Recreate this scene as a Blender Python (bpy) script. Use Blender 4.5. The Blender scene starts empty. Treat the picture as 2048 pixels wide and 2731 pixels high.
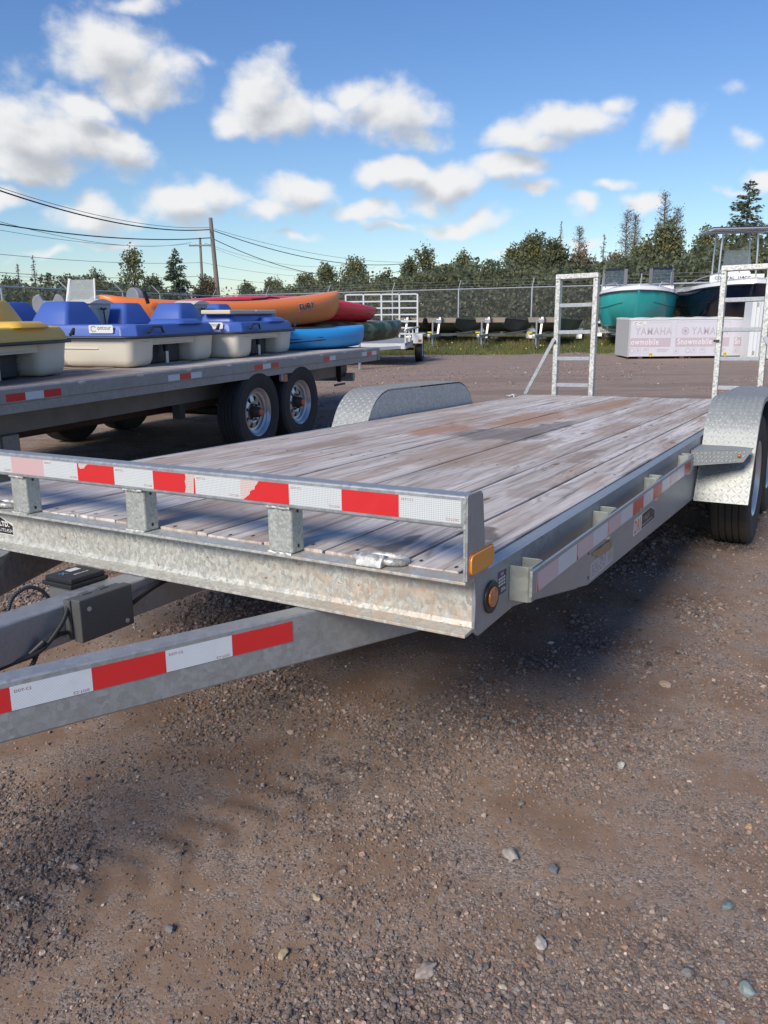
import bpy, math, random
import numpy as np
from mathutils import Vector, Matrix, Euler

SC = bpy.context.scene
COL = SC.collection
rad = math.radians
RNG = np.random.default_rng(7)

# ------------------------------------------------------------------ camera
CAMH = 1.40
CW = Vector((0, 0, CAMH))
F = 2105.0                      # focal length in pixels of the 2048 x 2731 photograph
Wm = Matrix(((0.99995, -0.002543013, -0.009671078),
             (-0.009999833, -0.254292836, -0.967075569),
             (0.0, 0.967123925, -0.254305551)))
cam_d = bpy.data.cameras.new('camera')
cam_d.sensor_fit = 'VERTICAL'; cam_d.sensor_height = 36.0; cam_d.sensor_width = 27.0
cam_d.lens = 36.0 * F / 2731.0
cam_d.clip_start = 0.05; cam_d.clip_end = 3000
cam = bpy.data.objects.new('camera', cam_d); COL.objects.link(cam)
cam.matrix_world = Matrix.Translation(CW) @ (Wm.transposed() @ Matrix.Diagonal((1, -1, -1))).to_4x4()
SC.camera = cam

def ray(px, py):
    return Wm.transposed() @ Vector(((px - 1024) / F, (py - 1365.5) / F, 1.0))
def at(px, py, Y):              # the point of the place seen at this pixel, Y metres ahead
    d = ray(px, py); return CW + d * (Y / d.y)
def gnd(px, py, z=0.0):
    d = ray(px, py); return CW + d * ((z - CAMH) / d.z)

# ------------------------------------------------------------------ node helpers
def N(nt, t, props=None, **ins):
    n = nt.nodes.new(t)
    for k, v in (props or {}).items(): setattr(n, k, v)
    for k, v in ins.items():
        key = int(k[1:]) if (k[0] == 'i' and k[1:].isdigit()) else k.replace('_', ' ')
        s = n.inputs[key]
        if isinstance(v, bpy.types.NodeSocket): nt.links.new(v, s)
        else: s.default_value = v
    return n
def MA(nt, op, a, b=0.0, c=0.0, clamp=False):
    n = nt.nodes.new('ShaderNodeMath'); n.operation = op; n.use_clamp = clamp
    for i, v in enumerate((a, b, c)):
        if isinstance(v, bpy.types.NodeSocket): nt.links.new(v, n.inputs[i])
        else: n.inputs[i].default_value = v
    return n.outputs[0]
def VM(nt, op, a, b=None, **k):
    n = nt.nodes.new('ShaderNodeVectorMath'); n.operation = op
    for i, v in enumerate((a, b)):
        if v is None: continue
        if isinstance(v, bpy.types.NodeSocket): nt.links.new(v, n.inputs[i])
        else: n.inputs[i].default_value = v
    return n.outputs['Value'] if op in ('LENGTH', 'DOT_PRODUCT', 'DISTANCE') else n.outputs[0]
def SS(nt, v, a, b):
    n = N(nt, 'ShaderNodeMapRange', {'interpolation_type': 'SMOOTHSTEP'}, i0=v, i1=a, i2=b); return n.outputs[0]
def MIX(nt, f, a, b, mode='MIX'):
    n = nt.nodes.new('ShaderNodeMix'); n.data_type = 'RGBA'; n.blend_type = mode
    for k, v in ((0, f), (6, a), (7, b)):
        s = n.inputs[k]
        if isinstance(v, bpy.types.NodeSocket): nt.links.new(v, s)
        elif k == 0: s.default_value = v
        else: s.default_value = (*v[:3], 1)
    return n.outputs[2]
def NOI(nt, vec, scale, detail=3, rough=.55, dist=0):
    n = N(nt, 'ShaderNodeTexNoise', None, Scale=scale, Detail=detail, Roughness=rough, Distortion=dist)
    if vec is not None: nt.links.new(vec, n.inputs['Vector'])
    return n.outputs[0]
def VOR(nt, vec, scale, feature='F1', out='Color', rnd=1.0):
    n = N(nt, 'ShaderNodeTexVoronoi', {'feature': feature}, Scale=scale, Randomness=rnd)
    if vec is not None: nt.links.new(vec, n.inputs['Vector'])
    return n.outputs[out]
def MAP(nt, vec, scale=(1, 1, 1), loc=(0, 0, 0), rot=(0, 0, 0)):
    n = N(nt, 'ShaderNodeMapping', None, Scale=scale, Location=loc, Rotation=rot)
    nt.links.new(vec, n.inputs['Vector']); return n.outputs[0]
def GREY(nt, col):
    return N(nt, 'ShaderNodeSeparateColor', None, Color=col).outputs[0]
def BUMP(nt, h, s, d=.01):
    return N(nt, 'ShaderNodeBump', None, Strength=s, Distance=d, Height=h).outputs[0]
def material(name):
    m = bpy.data.materials.new(name); m.use_nodes = True
    nt = m.node_tree; nt.nodes.clear()
    out = nt.nodes.new('ShaderNodeOutputMaterial')
    b = nt.nodes.new('ShaderNodeBsdfPrincipled'); nt.links.new(b.outputs[0], out.inputs[0])
    return m, nt, b, out
def put(nt, b, **k):
    for key, v in k.items():
        s = b.inputs[key.replace('_', ' ')]
        if isinstance(v, bpy.types.NodeSocket): nt.links.new(v, s)
        elif s.type == 'RGBA': s.default_value = (*v[:3], 1)
        else: s.default_value = v
def OBJC(nt): return nt.nodes.new('ShaderNodeTexCoord').outputs['Object']

# ------------------------------------------------------------------ sun, sky, exposure
SUN_AZ = math.atan2(-0.56, -0.83)      # towards the sun: behind the camera, to its left
SUN_EL = rad(36)
sun_dir = Vector((math.sin(SUN_AZ) * math.cos(SUN_EL), math.cos(SUN_AZ) * math.cos(SUN_EL), math.sin(SUN_EL)))
sd = bpy.data.lights.new('sun', 'SUN'); sd.energy = 2.75; sd.angle = rad(22); sd.color = (1.0, .91, .79)
so = bpy.data.objects.new('sun', sd); COL.objects.link(so)
so.rotation_euler = sun_dir.to_track_quat('Z', 'Y').to_euler()
so.location = (-20, -20, 30)
SC.view_settings.view_transform = 'Standard'; SC.view_settings.look = 'None'
SC.view_settings.gamma = 1.0; SC.view_settings.use_curve_mapping = False
SC.view_settings.exposure = 0.60

world = bpy.data.worlds.new('World'); SC.world = world; world.use_nodes = True
wt = world.node_tree; wt.nodes.clear()
wout = wt.nodes.new('ShaderNodeOutputWorld'); bg = wt.nodes.new('ShaderNodeBackground')
wt.links.new(bg.outputs[0], wout.inputs[0]); bg.inputs[1].default_value = 0.12
world.cycles.sampling_method = 'MANUAL'; world.cycles.sample_map_resolution = 512
sky = N(wt, 'ShaderNodeTexSky', {'sky_type': 'NISHITA', 'sun_disc': False, 'sun_elevation': SUN_EL,
        'sun_rotation': SUN_AZ % (2 * math.pi), 'altitude': 20.0, 'air_density': 1.0, 'dust_density': 0.1, 'ozone_density': 3.0})

def ae(cx, cy):       # pixel (display scale 1659 x 2212) -> azimuth, elevation
    d = ray(cx * 1.23447, cy * 1.23447).normalized()
    return math.atan2(d.x, d.y), math.asin(d.z)
BL = [(230,115,112,88,1),(320,170,95,58,.8),(255,205,80,45,.7),(75,290,165,72,1),(225,325,118,62,1),(60,350,130,45,.9),(180,240,70,40,.9),
      (555,185,72,72,1),(590,245,120,60,1),(505,265,58,40,.9),(765,195,78,52,.85),(835,245,120,60,.8),(880,290,85,40,.6),(700,240,70,50,.75),
      (1235,258,115,50,.85),(1130,290,90,42,.8),(1330,215,45,36,.75),(1190,310,70,28,.7),(1470,280,60,60,.9),
      (850,380,85,34,1),(950,392,110,42,1),(1085,372,110,42,1),(1150,425,70,20,.7),(920,435,70,18,.6),
      (405,445,130,46,1),(470,440,80,42,.9),(195,465,85,38,.8),(650,430,85,44,1),(590,468,55,24,.8),(790,460,75,22,.8),(845,487,50,15,.6),
      (1000,480,105,22,.8),(30,425,70,28,.8),(1270,465,45,20,.8),(1400,460,50,22,.8),(1645,375,45,34,.8),(1645,282,40,20,.4),(1590,185,34,16,.22),
      (310,12,85,24,.5),(50,165,50,30,.22),(235,530,70,12,.5),(100,550,70,10,.4),(1345,420,45,12,.5),
      (1265,527,45,16,.8),(650,520,80,8,.35),(1090,540,30,7,.4),(420,130,45,16,.25),(1580,405,45,10,.4)]
BLS = []
for cx, cy, rx, ry, am in BL:
    a, e = ae(cx, cy); a2, _ = ae(cx + rx, cy); _, e2 = ae(cx, cy - ry)
    BLS.append((a, e, abs(a2 - a) * 1.1, abs(e2 - e) * 1.14, am))
rr = random.Random(5)
for i in range(16):   # the same broken cloud goes on round the rest of the sky
    a = rad(40 + i * 18 + rr.uniform(-6, 6)); a = (a + math.pi) % (2 * math.pi) - math.pi
    e = rad(rr.uniform(6, 38)); w = rad(rr.uniform(4, 9))
    BLS.append((a, e, w, w * rr.uniform(.35, .55), rr.uniform(.7, 1)))
# node group: cloud density at (azimuth, elevation)
g = bpy.data.node_groups.new('cloud_density', 'ShaderNodeTree')
g.interface.new_socket('AE', in_out='INPUT', socket_type='NodeSocketVector')
g.interface.new_socket('Density', in_out='OUTPUT', socket_type='NodeSocketFloat')
gi = g.nodes.new('NodeGroupInput'); go = g.nodes.new('NodeGroupOutput')
warp = N(g, 'ShaderNodeTexNoise', {'noise_dimensions': '2D'}, Scale=9.0, Detail=3.0); g.links.new(gi.outputs[0], warp.inputs['Vector'])
wv = VM(g, 'SCALE', VM(g, 'SUBTRACT', warp.outputs['Color'], (.5, .5, .5))); wv.node.inputs['Scale'].default_value = .07
P0 = VM(g, 'ADD', gi.outputs[0], wv)
acc = None
for a, e, w, h, am in BLS:
    q = VM(g, 'MULTIPLY', VM(g, 'SUBTRACT', P0, (a, e, 0)), (1 / w, 1 / h, 0))
    v = MA(g, 'MULTIPLY_ADD', VM(g, 'LENGTH', q), -am, am)
    if acc is None: acc = v
    else:
        n = g.nodes.new('ShaderNodeMath'); n.operation = 'SMOOTH_MAX'
        g.links.new(acc, n.inputs[0]); g.links.new(v, n.inputs[1]); n.inputs[2].default_value = .12; acc = n.outputs[0]
n1 = N(g, 'ShaderNodeTexNoise', {'noise_dimensions': '2D'}, Scale=26.0, Detail=7.0, Roughness=.58)
g.links.new(VM(g, 'MULTIPLY', gi.outputs[0], (1, 1.35, 1)), n1.inputs['Vector'])
dens = MA(g, 'ADD', acc, MA(g, 'MULTIPLY', MA(g, 'SUBTRACT', n1.outputs[0], .30), .74))
g.links.new(dens, go.inputs[0])
tc = wt.nodes.new('ShaderNodeTexCoord'); sx = N(wt, 'ShaderNodeSeparateXYZ', None, Vector=VM(wt, 'NORMALIZE', tc.outputs['Generated']))
az = MA(wt, 'ARCTAN2', sx.outputs[0], sx.outputs[1]); el = MA(wt, 'ARCSINE', sx.outputs[2])
AE = N(wt, 'ShaderNodeCombineXYZ', None, X=az, Y=el).outputs[0]
def CD(v):
    n = wt.nodes.new('ShaderNodeGroup'); n.node_tree = g; wt.links.new(v, n.inputs[0]); return n.outputs[0]
d0 = CD(AE); d1 = CD(VM(wt, 'ADD', AE, (-.012, .022, 0)))
alpha = MA(wt, 'MULTIPLY', SS(wt, d0, .04, .70), .95)
# thicker cloud above a point leaves it grey; thin tops stay white
shade = SS(wt, MA(wt, 'SUBTRACT', MA(wt, 'MULTIPLY', d1, 1.0), MA(wt, 'MULTIPLY', d0, .35)), -.02, .85)
ccol = MIX(wt, shade, (4.95, 4.95, 4.95), (2.85, 2.95, 3.15))
hz = SS(wt, sx.outputs[2], .0, .5)
skyc = MIX(wt, 1.0, sky.outputs[0], MIX(wt, hz, (.54, .60, .66), (.40, .55, .77)), 'MULTIPLY')
upm = SS(wt, sx.outputs[2], .0, .03)
final = MIX(wt, MA(wt, 'MULTIPLY', alpha, upm), skyc, ccol)
wt.links.new(final, bg.inputs[0])

# ------------------------------------------------------------------ object helpers
def tagp(o, label=None, cat=None, group=None, kind=None):
    if label: o['label'] = label
    if cat: o['category'] = cat
    if group: o['group'] = group
    if kind: o['kind'] = kind
    return o
def thing(name, label, cat, mat4=None, group=None, loc=None, rz=0.0):
    o = bpy.data.objects.new(name, None); COL.objects.link(o); o.empty_display_size = .2
    o.matrix_world = mat4 if mat4 is not None else Matrix.Translation(Vector(loc)) @ Matrix.Rotation(rz, 4, 'Z')
    return tagp(o, label, cat, group)
def link(name, me, mats, parent=None, mat4=None, bevel=0, seg=2, smooth=None):
    o = bpy.data.objects.new(name, me); COL.objects.link(o)
    if mats is not None:
        for m in (mats if isinstance(mats, (list, tuple)) else [mats]):
            if len(me.materials) < len(mats if isinstance(mats, (list, tuple)) else [mats]): me.materials.append(m)
    if parent is not None: o.parent = parent
    if mat4 is not None: o.matrix_basis = mat4
    if smooth is not None:
        me.shade_smooth()
        if smooth < 3.1: me.set_sharp_from_angle(angle=smooth)
    if bevel:
        b = o.modifiers.new('bevel', 'BEVEL'); b.width = bevel; b.segments = seg; b.limit_method = 'ANGLE'; b.angle_limit = rad(32)
        if smooth is None: me.shade_smooth()
        b.harden_normals = True
    return o
class MB:
    def __init__(s): s.v = []; s.f = []; s.mi = []; s.m = 0
    def add(s, vs, fs, M=None):
        o = len(s.v)
        for v in vs:
            v = Vector(v); s.v.append(tuple(M @ v if M else v))
        for f in fs: s.f.append(tuple(i + o for i in f)); s.mi.append(s.m)
        return s
    def box(s, x0, x1, y0, y1, z0, z1, M=None):
        return s.add([(x0,y0,z0),(x1,y0,z0),(x1,y1,z0),(x0,y1,z0),(x0,y0,z1),(x1,y0,z1),(x1,y1,z1),(x0,y1,z1)],
                     [(0,3,2,1),(4,5,6,7),(0,1,5,4),(1,2,6,5),(2,3,7,6),(3,0,4,7)], M)
    def bar(s, a, b, w, h, up=(0, 0, 1)):      # a rectangular bar from a to b
        a = Vector(a); b = Vector(b); d = (b - a); L = d.length; d.normalize(); u = Vector(up)
        x = d.cross(u).normalized(); z = x.cross(d).normalized()
        M = Matrix((( x.x, d.x, z.x, a.x), (x.y, d.y, z.y, a.y), (x.z, d.z, z.z, a.z), (0, 0, 0, 1)))
        return s.box(-w/2, w/2, 0, L, -h/2, h/2, M)
    def prism(s, pts, axis, a, b):             # polygon in the other two axes, extruded from a to b
        n = len(pts); vs = []
        for t in (a, b):
            for p, q in pts: vs.append({'x': (t, p, q), 'y': (p, t, q), 'z': (p, q, t)}[axis])
        fs = [tuple(range(n - 1, -1, -1)), tuple(range(n, 2 * n))]
        for i in range(n): j = (i + 1) % n; fs.append((i, j, n + j, n + i))
        return s.add(vs, fs)
    def tube(s, pts, r, n=8, cap=True, rr=None):
        pts = [Vector(p) for p in pts]; rings = []; up = None
        for i, p in enumerate(pts):
            d = (pts[min(i + 1, len(pts) - 1)] - pts[max(i - 1, 0)]).normalized()
            if up is None: up = Vector((0, 0, 1)) if abs(d.z) < .9 else Vector((1, 0, 0))
            x = d.cross(up).normalized(); y = x.cross(d).normalized(); up = y
            R = rr[i] if rr else r
            rings.append([p + x * (R * math.cos(2 * math.pi * k / n)) + y * (R * math.sin(2 * math.pi * k / n)) for k in range(n)])
        return s.loft(rings, True, cap)
    def loft(s, rings, closed=True, cap=True):
        n = len(rings[0]); vs = [v for r in rings for v in r]; fs = []
        for i in range(len(rings) - 1):
            for k in range(n if closed else n - 1):
                j = (k + 1) % n
                fs.append((i*n+k, i*n+j, (i+1)*n+j, (i+1)*n+k))
        if cap and closed: fs.append(tuple(range(n - 1, -1, -1))); fs.append(tuple((len(rings)-1)*n + k for k in range(n)))
        return s.add(vs, fs)
    def lathe(s, prof, n=32, M=None):          # (r, x) profile spun about X
        rings = [[(x, r * math.cos(2*math.pi*k/n), r * math.sin(2*math.pi*k/n)) for k in range(n)] for r, x in prof]
        vs = [v for r_ in rings for v in r_]; fs = []
        for i in range(len(prof) - 1):
            for k in range(n):
                j = (k + 1) % n; fs.append((i*n+k, (i+1)*n+k, (i+1)*n+j, i*n+j))
        return s.add(vs, fs, M)
    def mesh(s, name):
        me = bpy.data.meshes.new(name); me.from_pydata(s.v, [], s.f)
        if any(s.mi): me.polygons.foreach_set('material_index', s.mi)
        import bmesh
        bm = bmesh.new(); bm.from_mesh(me); bmesh.ops.recalc_face_normals(bm, faces=bm.faces); bm.to_mesh(me); bm.free()
        me.update(); return me
    def build(s, name, mats, parent=None, **k): return link(name, s.mesh(name), mats, parent, **k)
def np_mesh(name, V, Fq, smooth=False):         # V (n,3), Fq (m,3 or 4)
    me = bpy.data.meshes.new(name); V = np.asarray(V, np.float32); Fq = np.asarray(Fq, np.int32); k = Fq.shape[1]
    me.vertices.add(len(V)); me.vertices.foreach_set('co', V.ravel())
    me.loops.add(Fq.size); me.loops.foreach_set('vertex_index', Fq.ravel())
    me.polygons.add(len(Fq)); me.polygons.foreach_set('loop_start', np.arange(0, Fq.size, k, dtype=np.int32))
    try: me.polygons.foreach_set('loop_total', np.full(len(Fq), k, np.int32))
    except Exception: pass
    me.update(calc_edges=True); me.validate()
    if smooth: me.shade_smooth()
    return me
def text(name, s, size, mat, parent, M, ext=.0006, align='LEFT', bold=0.0, xs=1.0):
    cu = bpy.data.curves.new(name, 'FONT'); cu.body = s; cu.size = size; cu.extrude = ext; cu.align_x = align; cu.offset = bold; cu.resolution_u = 3; cu.space_character = 1.0 + (.13 if bold else .04)
    ob = bpy.data.objects.new(name, cu); COL.objects.link(ob)
    dg = bpy.context.evaluated_depsgraph_get(); me = bpy.data.meshes.new_from_object(ob.evaluated_get(dg))
    bpy.data.objects.remove(ob); bpy.data.curves.remove(cu); me.name = name; me.materials.clear()
    return link(name, me, mat, parent, mat4=M @ Matrix.Diagonal((xs, 1, 1, 1)))
def frame(o, x, y):                              # matrix with given text direction x and up y
    x = Vector(x).normalized(); y = Vector(y); z = x.cross(y).normalized(); y = z.cross(x); o = Vector(o)
    return Matrix(((x.x, y.x, z.x, o.x), (x.y, y.y, z.y, o.y), (x.z, y.z, z.z, o.z), (0, 0, 0, 1)))
def clone(src, parent=None):
    c = src.copy(); COL.objects.link(c)
    if parent is not None: c.parent = parent
    for ch in list(src.children): clone(ch, c)
    return c

# ------------------------------------------------------------------ materials
def galv(name, base=(.47, .48, .47), rust=0.0, sc=1.0, metal=.55, rough=.42, streak=(1, 1, 1), contrast=1.0, dirt=.25):
    m, nt, b, _ = material(name); oc = OBJC(nt)
    v = VOR(nt, MAP(nt, oc, streak), 75 * sc); g1 = GREY(nt, v)
    v2 = GREY(nt, VOR(nt, MAP(nt, oc, streak, loc=(3, 2, 1)), 210 * sc))
    big = NOI(nt, oc, 5, 4)
    f = MA(nt, 'ADD', MA(nt, 'MULTIPLY', g1, .6), MA(nt, 'MULTIPLY', v2, .4))
    lo = tuple(c * (1 - .36 * contrast) for c in base); hi = tuple(min(1, c * (1 + .38 * contrast)) for c in base)
    c = MIX(nt, f, lo, hi)
    c = MIX(nt, MA(nt, 'MULTIPLY', SS(nt, big, .45, .75), dirt), c, (.30, .29, .27))
    c = MIX(nt, MA(nt, 'MULTIPLY', SS(nt, NOI(nt, oc, 60, 5, .7), .62, .72), .22), c, (.85, .86, .84))
    if rust:
        rn = NOI(nt, oc, 24, 6, .68); rx = N(nt, 'ShaderNodeSeparateXYZ', None, Vector=oc).outputs[0]
        ramp = MA(nt, 'ADD', .10, SS(nt, rx, -.85, -.1)) if rust > 1 else 1.0
        rf = MA(nt, 'MULTIPLY', SS(nt, rn, .38, .66), ramp)
        c = MIX(nt, MA(nt, 'MULTIPLY', rf, .62), c, (.56, .40, .27))
        c = MIX(nt, SS(nt, NOI(nt, oc, 55, 3, .6), .69, .72), c, (.33, .14, .07))
    put(nt, b, Base_Color=c, Metallic=metal, Roughness=MA(nt, 'ADD', rough - .08, MA(nt, 'MULTIPLY', g1, .2)), Specular_IOR_Level=.5,
        Normal=BUMP(nt, NOI(nt, oc, 45, 4, .6), .25, .002))
    return m
def plain(name, col, rough=.5, metal=0.0, var=.12, scale=12, bump=0.0, coat=0.0, spec=.5):
    m, nt, b, _ = material(name); oc = OBJC(nt); nz = NOI(nt, oc, scale, 5, .6)
    c = MIX(nt, nz, tuple(x * (1 - var) for x in col), tuple(min(1, x * (1 + var)) for x in col))
    put(nt, b, Base_Color=c, Roughness=rough, Metallic=metal, Coat_Weight=coat, Specular_IOR_Level=spec)
    if bump: put(nt, b, Normal=BUMP(nt, NOI(nt, oc, scale * 6, 4), bump, .002))
    return m
def glassy(name, tint=(.75, .82, .85), alpha=.35, rough=.05):
    m, nt, b, _ = material(name); put(nt, b, Base_Color=tint, Roughness=rough, Alpha=alpha, Specular_IOR_Level=.6); return m
def tape_mat(name, col, pattern, peel=0.0, seed=0.0):
    m, nt, b, _ = material(name); oc = OBJC(nt)
    sep = N(nt, 'ShaderNodeSeparateXYZ', None, Vector=oc)
    u = MA(nt, 'ADD', sep.outputs[0], sep.outputs[1]); w = sep.outputs[2]
    if pattern == 'hex':
        uv = N(nt, 'ShaderNodeCombineXYZ', None, X=u, Y=w).outputs[0]
        e = N(nt, 'ShaderNodeTexVoronoi', {'feature': 'DISTANCE_TO_EDGE', 'voronoi_dimensions': '2D'}, Scale=230.0, Randomness=.12)
        nt.links.new(uv, e.inputs['Vector']); f = SS(nt, e.outputs['Distance'], .08, .2)
    else:
        f = SS(nt, MA(nt, 'SINE', MA(nt, 'MULTIPLY', MA(nt, 'ADD', u, w), 900)), -.3, .5)
    c = MIX(nt, f, tuple(x * (.62 if pattern == 'hex' else .86) for x in col), col)
    c = MIX(nt, MA(nt, 'MULTIPLY', SS(nt, NOI(nt, oc, 14, 5, .6), .5, .8), .3), c, (.45, .44, .42))
    if peel:
        pk = SS(nt, NOI(nt, MAP(nt, oc, (1, 1, .7), loc=(seed, seed * 2, 0)), 11, 5, .62), .5 - peel, .505 - peel)
        c = MIX(nt, pk, (.56, .02, .025), c)
    put(nt, b, Base_Color=c, Roughness=.32, Specular_IOR_Level=.5, Coat_Weight=.3, Coat_Roughness=.15)
    return m
GALV_FRONT = galv('galvanised_front', (.50, .50, .45), rust=2, sc=1.5, contrast=.85, streak=(1, 1, .75), metal=.3)
GALV_POST = galv('galvanised_post', (.46, .48, .44), sc=1.9, contrast=.7, metal=.4)
GALV = galv('galvanised_smooth', (.35, .37, .385), sc=.9, contrast=.35, metal=.5, rough=.45)
GALV_RAMP = galv('galvanised_ramp', (.52, .52, .48), sc=1.0, contrast=1.2, metal=.4)
GALV_PLATE = galv('galvanised_tread_plate', (.36, .375, .36), sc=1.6, contrast=.3, metal=.35, rough=.42)
GALV_POCKET = galv('galvanised_pocket', (.36, .38, .34), sc=.4, contrast=.3, metal=.45)
GALV_OLD = galv('galvanised_dull', (.33, .325, .32), sc=.3, contrast=.5, metal=.35, rough=.55, dirt=.8)
RED = plain('red_reflective_tape', (.60, .022, .025), .35, var=.08, scale=300, coat=.3)
RED_SMALL = plain('red_paint', (.5, .03, .03), .4)
WHITE_HEX = tape_mat('white_prismatic_tape', (.66, .70, .70), 'hex')
WHITE_FINE = tape_mat('white_fine_tape', (.66, .72, .78), 'line')
PINK = tape_mat('faded_pink_tape', (.62, .42, .42), 'line')
PINK_P1 = tape_mat('peeling_pink_tape', (.66, .52, .55), 'line')
PINK_P2 = tape_mat('peeling_red_tape', (.66, .50, .52), 'line', -.10, 4.1)
RUBBER = plain('tyre_rubber', (.028, .028, .030), .75, var=.35, scale=20, bump=.2)
RUBBER_DUSTY = plain('tyre_tread_dusty', (.055, .048, .040), .9, var=.35, scale=25, bump=.3)
BLACK = plain('black_plastic', (.022, .023, .025), .45, var=.2)
DARKGREY = plain('dark_grey_plastic', (.085, .087, .085), .5, var=.15, scale=30)
RIM = plain('silver_wheel_paint', (.52, .53, .54), .3, .6, var=.06)
HUBRUST = plain('brown_hub', (.055, .035, .028), .6, var=.4, scale=40)
ORANGE_CAP = plain('orange_hub_cap', (.55, .13, .05), .4)
AMBER = plain('amber_reflector', (.78, .30, .012), .25, var=.06, scale=200, coat=.6)
AMBER_LENS = plain('amber_lens', (.42, .12, .02), .15, var=.3, scale=60, coat=1)
REDLENS = plain('red_lens', (.42, .07, .03), .2, coat=1)
WHITEP = plain('white_print', (.72, .72, .70), .5, var=.04)
BLACKP = plain('black_print', (.02, .02, .022), .45)
ORANGEP = plain('orange_print', (.55, .19, .08), .5)
PURPLE = plain('purple_sticker', (.085, .05, .10), .5, var=.05)
REDPRINT = plain('red_print', (.35, .12, .12), .5)
BLUEPRINT = plain('blue_print', (.15, .3, .6), .5)
GREENPRINT = plain('green_print', (.42, .48, .24), .5)
BROWNTAPE = plain('brown_packing_tape', (.20, .14, .085), .25, var=.3, scale=30, coat=.5)
RUSTY = plain('rusty_steel', (.10, .055, .04), .8, var=.4, scale=20)
def wood(name, stain, root=None):
    m, nt, b, _ = material(name)
    tcn = nt.nodes.new('ShaderNodeTexCoord'); oc = tcn.outputs['Object']
    rnd = N(nt, 'ShaderNodeObjectInfo').outputs['Random']
    off = N(nt, 'ShaderNodeCombineXYZ', None, X=MA(nt, 'MULTIPLY', rnd, 37.0), Y=MA(nt, 'MULTIPLY', rnd, 91.0), Z=0.0).outputs[0]
    p = VM(nt, 'ADD', oc, off)
    wob = NOI(nt, MAP(nt, p, (2.2, .7, 1)), 2.2, 3)
    knot = N(nt, 'ShaderNodeTexVoronoi', {'feature': 'F1', 'voronoi_dimensions': '2D'}, Scale=1.0, Randomness=1.0)
    nt.links.new(MAP(nt, p, (5.5, 1.3, 1)), knot.inputs['Vector']); kd = knot.outputs['Distance']
    bend = MA(nt, 'MULTIPLY', SS(nt, kd, .34, .0), 1.2)
    gx = MA(nt, 'ADD', MA(nt, 'MULTIPLY', N(nt, 'ShaderNodeSeparateXYZ', None, Vector=p).outputs[0], 14), MA(nt, 'ADD', MA(nt, 'MULTIPLY', wob, 2.4), bend))
    ring = MA(nt, 'ABSOLUTE', MA(nt, 'SINE', MA(nt, 'MULTIPLY', gx, 5.0)))
    fine = NOI(nt, MAP(nt, p, (130, 2.4, 1)), 1.0, 6, .72)
    fine2 = NOI(nt, MAP(nt, p, (35, 1.1, 1)), 1.0, 4, .6)
    tone = MA(nt, 'ADD', MA(nt, 'MULTIPLY', fine, .55), MA(nt, 'ADD', MA(nt, 'MULTIPLY', fine2, .5), MA(nt, 'MULTIPLY', ring, .10)))
    c = MIX(nt, SS(nt, tone, .40, .66), (.26, .225, .20), (.68, .635, .585))
    c = MIX(nt, MA(nt, 'MULTIPLY', SS(nt, rnd, .2, 1.0), .38), c, (.42, .34, .275))
    c = MIX(nt, 1.0, c, MIX(nt, SS(nt, NOI(nt, MAP(nt, p, (9, .45, 1)), 1.0, 4, .6), .35, .65), (.80, .76, .74), (1.12, 1.12, 1.14)), 'MULTIPLY')
    brn = SS(nt, NOI(nt, MAP(nt, p, (3.0, .9, 1)), 1.6, 5, .6, .4), .47, .66)
    c = MIX(nt, MA(nt, 'MULTIPLY', brn, .55), c, (.36, .235, .155))
    c = MIX(nt, MA(nt, 'MULTIPLY', SS(nt, kd, .075, .025), SS(nt, GREY(nt, knot.outputs['Color']), .55, .7)), c, (.20, .125, .08))
    crack = MA(nt, 'MULTIPLY', SS(nt, NOI(nt, MAP(nt, p, (120, 1.5, 1)), 1.0, 4, .6), .655, .71), .85)
    c = MIX(nt, crack, c, (.06, .05, .045))
    if stain:
        for (x, y, rx, ry, colr, am) in stain:
            q = VM(nt, 'MULTIPLY', VM(nt, 'SUBTRACT', VM(nt, 'ADD', tcn.outputs['Object'], VM(nt, 'MULTIPLY', N(nt, 'ShaderNodeTexNoise', None, Vector=oc, Scale=6.0, Detail=4.0).outputs['Color'], (.22, .5, 0))), (x + .11, y + .25, 0)), (1 / rx, 1 / ry, 0))
            c = MIX(nt, MA(nt, 'MULTIPLY', SS(nt, VM(nt, 'LENGTH', q), 1.05, .6), am), c, colr)
    put(nt, b, Base_Color=c, Roughness=MA(nt, 'ADD', .62, MA(nt, 'MULTIPLY', fine, .25)), Specular_IOR_Level=.45,
        Normal=BUMP(nt, MA(nt, 'SUBTRACT', tone, MA(nt, 'MULTIPLY', crack, 1.2)), .75, .004))
    return m
STAINS = [(-.98, 2.65, .30, .42, (.17, .145, .13), .75), (-.85, 3.25, .10, .42, (.17, .145, .13), .7), (-1.38, 2.75, .18, .34, (.40, .20, .11), .8),
          (-1.15, 3.6, .22, .75, (.40, .22, .125), .75), (-1.0, 4.9, .18, .9, (.40, .22, .13), .75), (-.75, 1.9, .30, .55, (.34, .23, .155), .6), (-1.55, 3.5, .15, .6, (.38, .24, .15), .5), (-.55, 4.6, .2, .8, (.38, .26, .18), .45), (-.45, 3.2, .1, .5, (.36, .25, .17), .5),
          (-.12, .42, .07, .13, (.13, .10, .085), .8), (-.28, .22, .05, .09, (.12, .10, .09), .8), (-.62, 2.3, .07, .4, (.30, .2, .14), .5),
          (-.3, 2.0, .06, .35, (.24, .17, .12), .6), (-1.6, 1.8, .12, .5, (.28, .2, .15), .5), (-.22, 1.15, .07, .35, (.29, .22, .17), .5)]
WOOD = wood('weathered_deck_wood', STAINS)
WOOD2 = wood('brown_deck_wood', [(-.5, 2, 3, 5, (.19, .13, .105), .75)])
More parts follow.
